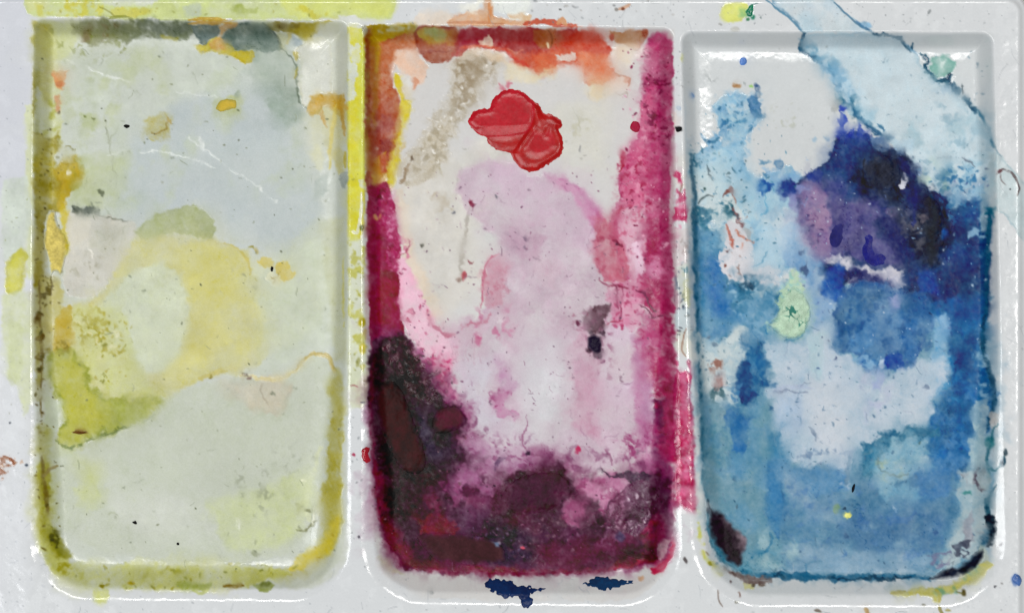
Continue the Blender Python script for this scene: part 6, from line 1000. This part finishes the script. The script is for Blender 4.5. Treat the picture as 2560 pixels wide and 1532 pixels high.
# --- the glossy red dab: overlapping palette-knife smears
def P4(*a): return smooth_closed(a, 4)
RAB = P4(1252, 229, 1276, 223, 1308, 231, 1325, 245, 1338, 262, 1337, 290, 1328, 320, 1312, 338, 1262, 348, 1222, 347, 1198, 337, 1177, 318, 1167, 302, 1190, 276, 1223, 270, 1231, 250)
RC = P4(1212, 340, 1260, 340, 1316, 328, 1324, 352, 1300, 371, 1266, 379, 1240, 376, 1220, 362)
RD = P4(1326, 258, 1353, 267, 1356, 281, 1380, 288, 1401, 300, 1407, 316, 1398, 324, 1408, 348, 1409, 368, 1402, 390, 1374, 408, 1346, 427, 1319, 429, 1296, 419, 1284, 400, 1279, 382, 1298, 352, 1314, 330, 1324, 300)
RBOWL = P4(1318, 346, 1332, 322, 1352, 330, 1376, 322, 1388, 340, 1392, 366, 1374, 384, 1346, 394, 1320, 386, 1310, 368)
def red_h(PX, PY, d):
    e = lambda s, w: 1 - np.exp(-np.maximum(s, 0) / w)
    yr = 316 - 0.06 * (PX - 1240) + 2.0 * local_noise(PX, PY, 22, 31)
    t = PY - yr
    roof = np.where(t < 0, 1 + t / 300, 1 - t / 34)
    roof = 0.5 * (roof + np.minimum(1.0, 1 - (t + 5) / 34))
    a = 10.5 * roof * e(sdf_poly(RAB, PX, PY) + 0.6, 5.0)
    c = 6.5 * e(sdf_poly(RC, PX, PY), 9)
    sd = sdf_poly(RD, PX, PY)
    dd = 12.0 * e(sd, 8) - 5.5 * sstep(-12, 16, sdf_poly(RBOWL, PX, PY))
    dl, tt = dist_line(smooth_open((1330, 258, 1342, 284, 1340, 312, 1322, 338, 1304, 362)), PX, PY)
    dd = dd + 4.0 * np.exp(-(dl / 10) ** 2)
    dl, tt = dist_line(smooth_open((1364, 280, 1372, 306, 1366, 340)), PX, PY)
    dd = dd - 2.5 * np.exp(-(dl / 9) ** 2)
    h = np.maximum(np.maximum(a, c), dd)
    k = 2.0
    h = k * np.log(np.exp(a / k) + np.exp(c / k) + np.exp(dd / k) + 1e-6)
    return 0.62 * np.maximum(h - 2.0, 0) * e(d + 0.5, 7.0) + 0.25 * local_noise(PX, PY, 30, 5)
def red_c(PX, PY, d, hh):
    a = np.maximum(sstep(-3, 3, sdf_poly(RAB, PX, PY)), 0.9 * sstep(-4, 8, sdf_poly(RBOWL, PX, PY)))[..., None]
    c = colf((168, 14, 26)) * (1 - a) + colf((178, 34, 46)) * a  # lip and rim darker, facet and bowl lighter: shading of the facets painted in
    return c * (1 + 0.05 * local_noise(PX, PY, 14, 9) + 0.03 * local_noise(PX, PY, 5, 10))[..., None]
dab('paint_dab', 'thick glossy red paint dab in the upper half of the middle well', 'paint dab',
    (1252, 229, 1276, 223, 1308, 231, 1325, 245, 1342, 259, 1353, 267, 1356, 281, 1380, 288, 1401, 300, 1407, 316, 1398, 324, 1408, 348, 1409, 368, 1402, 390, 1374, 408, 1346, 427, 1319, 429, 1296, 419, 1284, 400, 1277, 386, 1262, 379, 1244, 376, 1221, 362, 1217, 346, 1198, 337, 1177, 318, 1167, 302, 1190, 276, 1223, 270, 1231, 250),
    20, (178, 20, 34), pitch=1.0, hfun=red_h, cfun=red_c, rou=0.25, grit=0.04, wob=2.5)

# --- plum and maroon lumps in the middle well
dab('paint_lump', 'long dark maroon lump of dried paint on the left side of the middle well', 'dried paint', (938, 990, 956, 958, 984, 952, 1008, 980, 1030, 1040, 1056, 1108, 1066, 1158, 1050, 1182, 1020, 1182, 988, 1150, 960, 1090, 944, 1040), 6, (60, 27, 34), w=17, blend=16, rough=0.5, rcell=26, rou=0.42, var=0.14)
dab('paint_lump', 'small rounded maroon lump of dried paint beside the long dark lump', 'dried paint', (1080, 1050, 1098, 1022, 1138, 1012, 1162, 1034, 1165, 1058, 1142, 1074, 1102, 1084, 1082, 1072), 5.4, (78, 28, 46), w=16, blend=16, rough=0.4, rcell=22, rou=0.42, var=0.12)
dab('paint_lump', 'brown tongue of dried paint at the bottom of the middle well', 'dried paint', (1040, 1338, 1080, 1330, 1160, 1333, 1228, 1346, 1262, 1374, 1264, 1402, 1220, 1412, 1140, 1412, 1090, 1400, 1060, 1370), 4.2, (66, 38, 42), w=17, blend=16, rough=0.4, rcell=24, rou=0.45, var=0.12)
dab('paint_lump', 'wide plum lump of dried paint at the bottom centre of the middle well', 'dried paint', (1250, 1240, 1290, 1196, 1350, 1180, 1400, 1184, 1440, 1220, 1448, 1236, 1410, 1240, 1396, 1262, 1360, 1280, 1290, 1285), 4.8, (68, 34, 52), w=18, blend=30, rough=0.9, rcell=16, rou=0.42, var=0.16)
dab('paint_clot', 'small black clot of paint on the pink floor of the middle well', 'dried paint', (1468, 842, 1484, 834, 1504, 842, 1507, 862, 1502, 880, 1486, 886, 1474, 878, 1466, 862), 9, (42, 36, 52), w=10, blend=8, rough=1.4, rcell=8, rou=0.4)
dab('paint_flake', 'ragged navy blue paint flake on the lower rim of the middle well', 'paint flake', (1213, 1452, 1238, 1447, 1284, 1453, 1292, 1462, 1318, 1464, 1366, 1472, 1348, 1478, 1326, 1484, 1330, 1504, 1316, 1522, 1302, 1508, 1292, 1490, 1262, 1494, 1238, 1480, 1218, 1470), 3.0, (34, 52, 92), w=4, rough=0.5, rou=0.3, wob=5)
dab('paint_flake', 'smaller pointed dark blue paint flake near the lower right corner of the middle well', 'paint flake', (1456, 1458, 1476, 1450, 1490, 1440, 1518, 1444, 1582, 1453, 1562, 1460, 1536, 1468, 1500, 1474, 1482, 1466), 3.0, (24, 62, 98), w=4, rough=0.5, rou=0.3, wob=5)
dab('paint_drop', 'crimson paint drop on the left divider', 'paint drop', (906, 1122, 914, 1117, 926, 1119, 921, 1134, 928, 1150, 916, 1157, 908, 1150, 904, 1136), 4, (160, 14, 48), w=4, rou=0.15)
dab('paint_drop', 'crimson paint drop at the left edge of the magenta crust', 'paint drop', (1574, 316, 1582, 304, 1596, 306, 1602, 318, 1596, 330, 1582, 330), 2.5, (150, 26, 60), w=6, rou=0.36)

# --- yellow and ochre in the left well
dab('paint_crust', 'lumpy pale yellow paint crust on the left wall of the left well', 'dried paint', (114, 560, 118, 536, 128, 527, 140, 530, 144, 552, 152, 572, 164, 592, 172, 612, 166, 640, 160, 664, 152, 690, 140, 676, 128, 690, 122, 650, 112, 606), 8, (210, 193, 108), w=8, rough=2.2, rcell=14, rou=0.45, var=0.1, blend=8)
dab('paint_drop', 'ochre yellow paint drop on the grey floor of the left well', 'paint drop', (540, 272, 546, 256, 562, 248, 584, 249, 592, 258, 588, 270, 572, 276, 552, 281), 3, (204, 172, 56), w=7, rou=0.34, cfun=lambda PX, PY, d, hh: colf((172, 158, 74)) + (colf((202, 174, 66)) - colf((172, 158, 74))) * sstep(0, 9, d + 2 * local_noise(PX, PY, 8, 2))[..., None])
# --- lime crackle patch in the right well, plates parted by cracks
rc = np.random.default_rng(4)
CELL = np.stack([rc.uniform(1925, 2030, 80), rc.uniform(700, 852, 80)], 1)
def crackle(PX, PY):
    wx = PX + 4 * local_noise(PX, PY, 9, 77); wy = PY + 4 * local_noise(PX, PY, 9, 78)
    D = np.sqrt((wx[..., None] - CELL[:, 0]) ** 2 + (wy[..., None] - CELL[:, 1]) ** 2); D.sort(axis=-1)
    return D[..., 1] - D[..., 0]
dab('paint_crust', 'crackled pale lime green paint crust in the right well', 'dried paint', (1940, 792, 1952, 760, 1962, 732, 1984, 716, 2004, 730, 2024, 760, 2026, 796, 2012, 830, 1990, 844, 1958, 844, 1936, 826, 1920, 812), 4, (184, 212, 176), w=6, rou=0.4, blend=12,
    hfun=lambda PX, PY, d: 5 * (1 - np.exp(-np.maximum(d, 0) / 4)) - 2.4 * (1 - sstep(0.5, 3.5, crackle(PX, PY))),
    cfun=lambda PX, PY, d, hh: colf((58, 124, 112)) + (colf((184, 210, 186)) * (1 + 0.08 * local_noise(PX, PY, 12, 3))[..., None] - colf((58, 124, 112))) * sstep(0.4, 2.4, crackle(PX, PY) + 3.2 * local_noise(PX, PY, 30, 21) + 1.6 * sstep(1980, 2010, PX) + 1.0)[..., None])
# --- navy blobs and black lumps in the right well
dab('paint_blob', 'oval navy paint blob on the mauve patch of the right well', 'paint drop', (2072, 606, 2074, 582, 2088, 562, 2104, 558, 2110, 576, 2106, 604, 2094, 620, 2078, 618), 1.8, (42, 42, 104), w=13, blend=3, rou=0.35)
dab('paint_blob', 'hook shaped ultramarine paint blob above the bare white streak', 'paint drop', (2156, 640, 2154, 620, 2162, 606, 2162, 592, 2174, 584, 2184, 592, 2182, 618, 2186, 632, 2206, 634, 2216, 646, 2208, 662, 2186, 666, 2164, 656), 2.4, (22, 36, 116), w=13, blend=3, rou=0.3)
dab('paint_lump', 'rough black lump of dried paint near the top of the right well', 'dried paint', (2160, 420, 2172, 396, 2210, 388, 2240, 396, 2252, 430, 2240, 468, 2204, 478, 2172, 464), 3.6, (40, 43, 56), w=16, blend=30, rough=1.3, rcell=13, rou=0.42, var=0.2)
dab('paint_lump', 'long black lump of dried paint on the right side of the purple patch', 'dried paint', (2306, 500, 2326, 486, 2348, 510, 2362, 560, 2358, 620, 2344, 664, 2326, 676, 2306, 640, 2300, 590, 2312, 545), 4.2, (38, 42, 50), w=17, blend=30, rough=1.1, rcell=16, rou=0.4, var=0.2)
dab('paint_lump', 'dark brown wedge of dried paint in the lower left corner of the right well', 'dried paint', (1764, 1250, 1772, 1240, 1786, 1266, 1806, 1274, 1832, 1300, 1856, 1326, 1874, 1350, 1866, 1382, 1860, 1412, 1844, 1420, 1806, 1394, 1780, 1356, 1766, 1300), 2.4, (60, 46, 54), w=14, blend=16, rough=0.6, rcell=10, rou=0.4,
    cfun=lambda PX, PY, d, hh: (colf((44, 34, 42)) + (colf((150, 132, 142)) - colf((44, 34, 42))) * sstep(6, 52, (PX - 1770) * 0.78 - (PY - 1260) * 0.40 + 8 * local_noise(PX, PY, 9, 14))[..., None]) * (1 + 0.14 * local_noise(PX, PY, 7, 15))[..., None])
dab('paint_lump', 'black crescent of dried paint in the lower right corner of the right well', 'dried paint', (2312, 1448, 2340, 1434, 2386, 1398, 2390, 1410, 2420, 1392, 2444, 1374, 2460, 1366, 2462, 1392, 2448, 1414, 2412, 1438, 2360, 1450), 2.4, (32, 36, 48), w=13, blend=16, rough=0.6, rcell=10, rou=0.38, var=0.2)
dab('paint_drop', 'round cornflower blue paint drop on the bare upper floor of the right well', 'paint drop', (1848, 156, 1852, 146, 1864, 145, 1868, 155, 1863, 164, 1852, 164), 2.5, (84, 124, 190), w=4, rou=0.25)
dab('paint_drop', 'blue paint drop on the deck at the lower right corner of the palette', 'paint drop', (2530, 1446, 2536, 1434, 2548, 1436, 2555, 1450, 2550, 1464, 2538, 1458), 2.5, (80, 112, 170), w=4, rou=0.25)
dab('paint_drop', 'deep green paint drop beside the lemon yellow spot', 'paint drop', (1866, 28, 1872, 16, 1882, 12, 1883, 28, 1878, 42, 1868, 40), 3, (30, 122, 92), w=4, rou=0.2)
dab('paint_drop', 'tiny lemon yellow paint drop on the slate floor of the right well', 'paint drop', (2111, 1286, 2116, 1280, 2126, 1281, 2129, 1289, 2123, 1295, 2114, 1293), 2, (224, 224, 128), w=3, rou=0.3)
# --- crumbs
for lab, x, y, rx, ry, a, c in (
        ('black crumb near the painted white glare line in the upper left well', 317, 316, 9, 5, 5, (26, 26, 22)),
        ('upright black crumb on the cracked ring of the left well', 680, 673, 4, 8, 12, (24, 24, 16)),
        ('black crumb low on the left side of the left well', 337, 1305, 6, 5, 10, (26, 30, 18)),
        ('dark crumb at the bottom centre of the left well', 445, 1359, 5, 4, 40, (30, 34, 24)),
        ('slanted black crumb on the lower floor of the right well', 2133, 1220, 4, 14, 14, (22, 26, 42)),
        ('black crumb on the top end of the right divider', 1697, 324, 9, 6, -20, (20, 20, 26)),
        ('brown crumb on the yellow green pool of the left well', 199, 1081, 18, 4, 0, (110, 76, 44))):
    ca, sa = math.cos(math.radians(a)), math.sin(math.radians(a)); pts = []
    for k in range(8):
        t = k * math.pi / 4; r = random.uniform(0.8, 1.15)
        u, v = rx * r * math.cos(t), ry * r * math.sin(t)
        pts += [x + u * ca - v * sa, y + u * sa + v * ca]
    dab('paint_crumb', lab, 'paint crumb', pts, 4, c, pitch=1.0, w=2.5, rough=0.8, rcell=4, rou=0.5, wob=0.6, group='dark crumbs scattered over the palette')

# ================================================================ TABLE under the palette
me = bpy.data.meshes.new('tabletop')
r = 0.6; zt = -214.5 * S
me.from_pydata([(-r, -r, zt), (r, -r, zt), (r, r, zt), (-r, r, zt)], [], [(0, 1, 2, 3)])
tb = link(bpy.data.objects.new('tabletop', me)); tb['kind'] = 'structure'
tm = bpy.data.materials.new('pale_tabletop'); tm.use_nodes = True
tn = tm.node_tree; nz = tn.nodes.new('ShaderNodeTexNoise'); nz.inputs['Scale'].default_value = 60
cr = tn.nodes.new('ShaderNodeValToRGB'); cr.color_ramp.elements[0].color = (0.52, 0.52, 0.51, 1); cr.color_ramp.elements[1].color = (0.62, 0.62, 0.61, 1)
tn.links.new(nz.outputs['Fac'], cr.inputs[0]); tn.links.new(cr.outputs[0], tn.nodes['Principled BSDF'].inputs['Base Color']); tn.nodes['Principled BSDF'].inputs['Roughness'].default_value = 0.5
me.materials.append(tm)
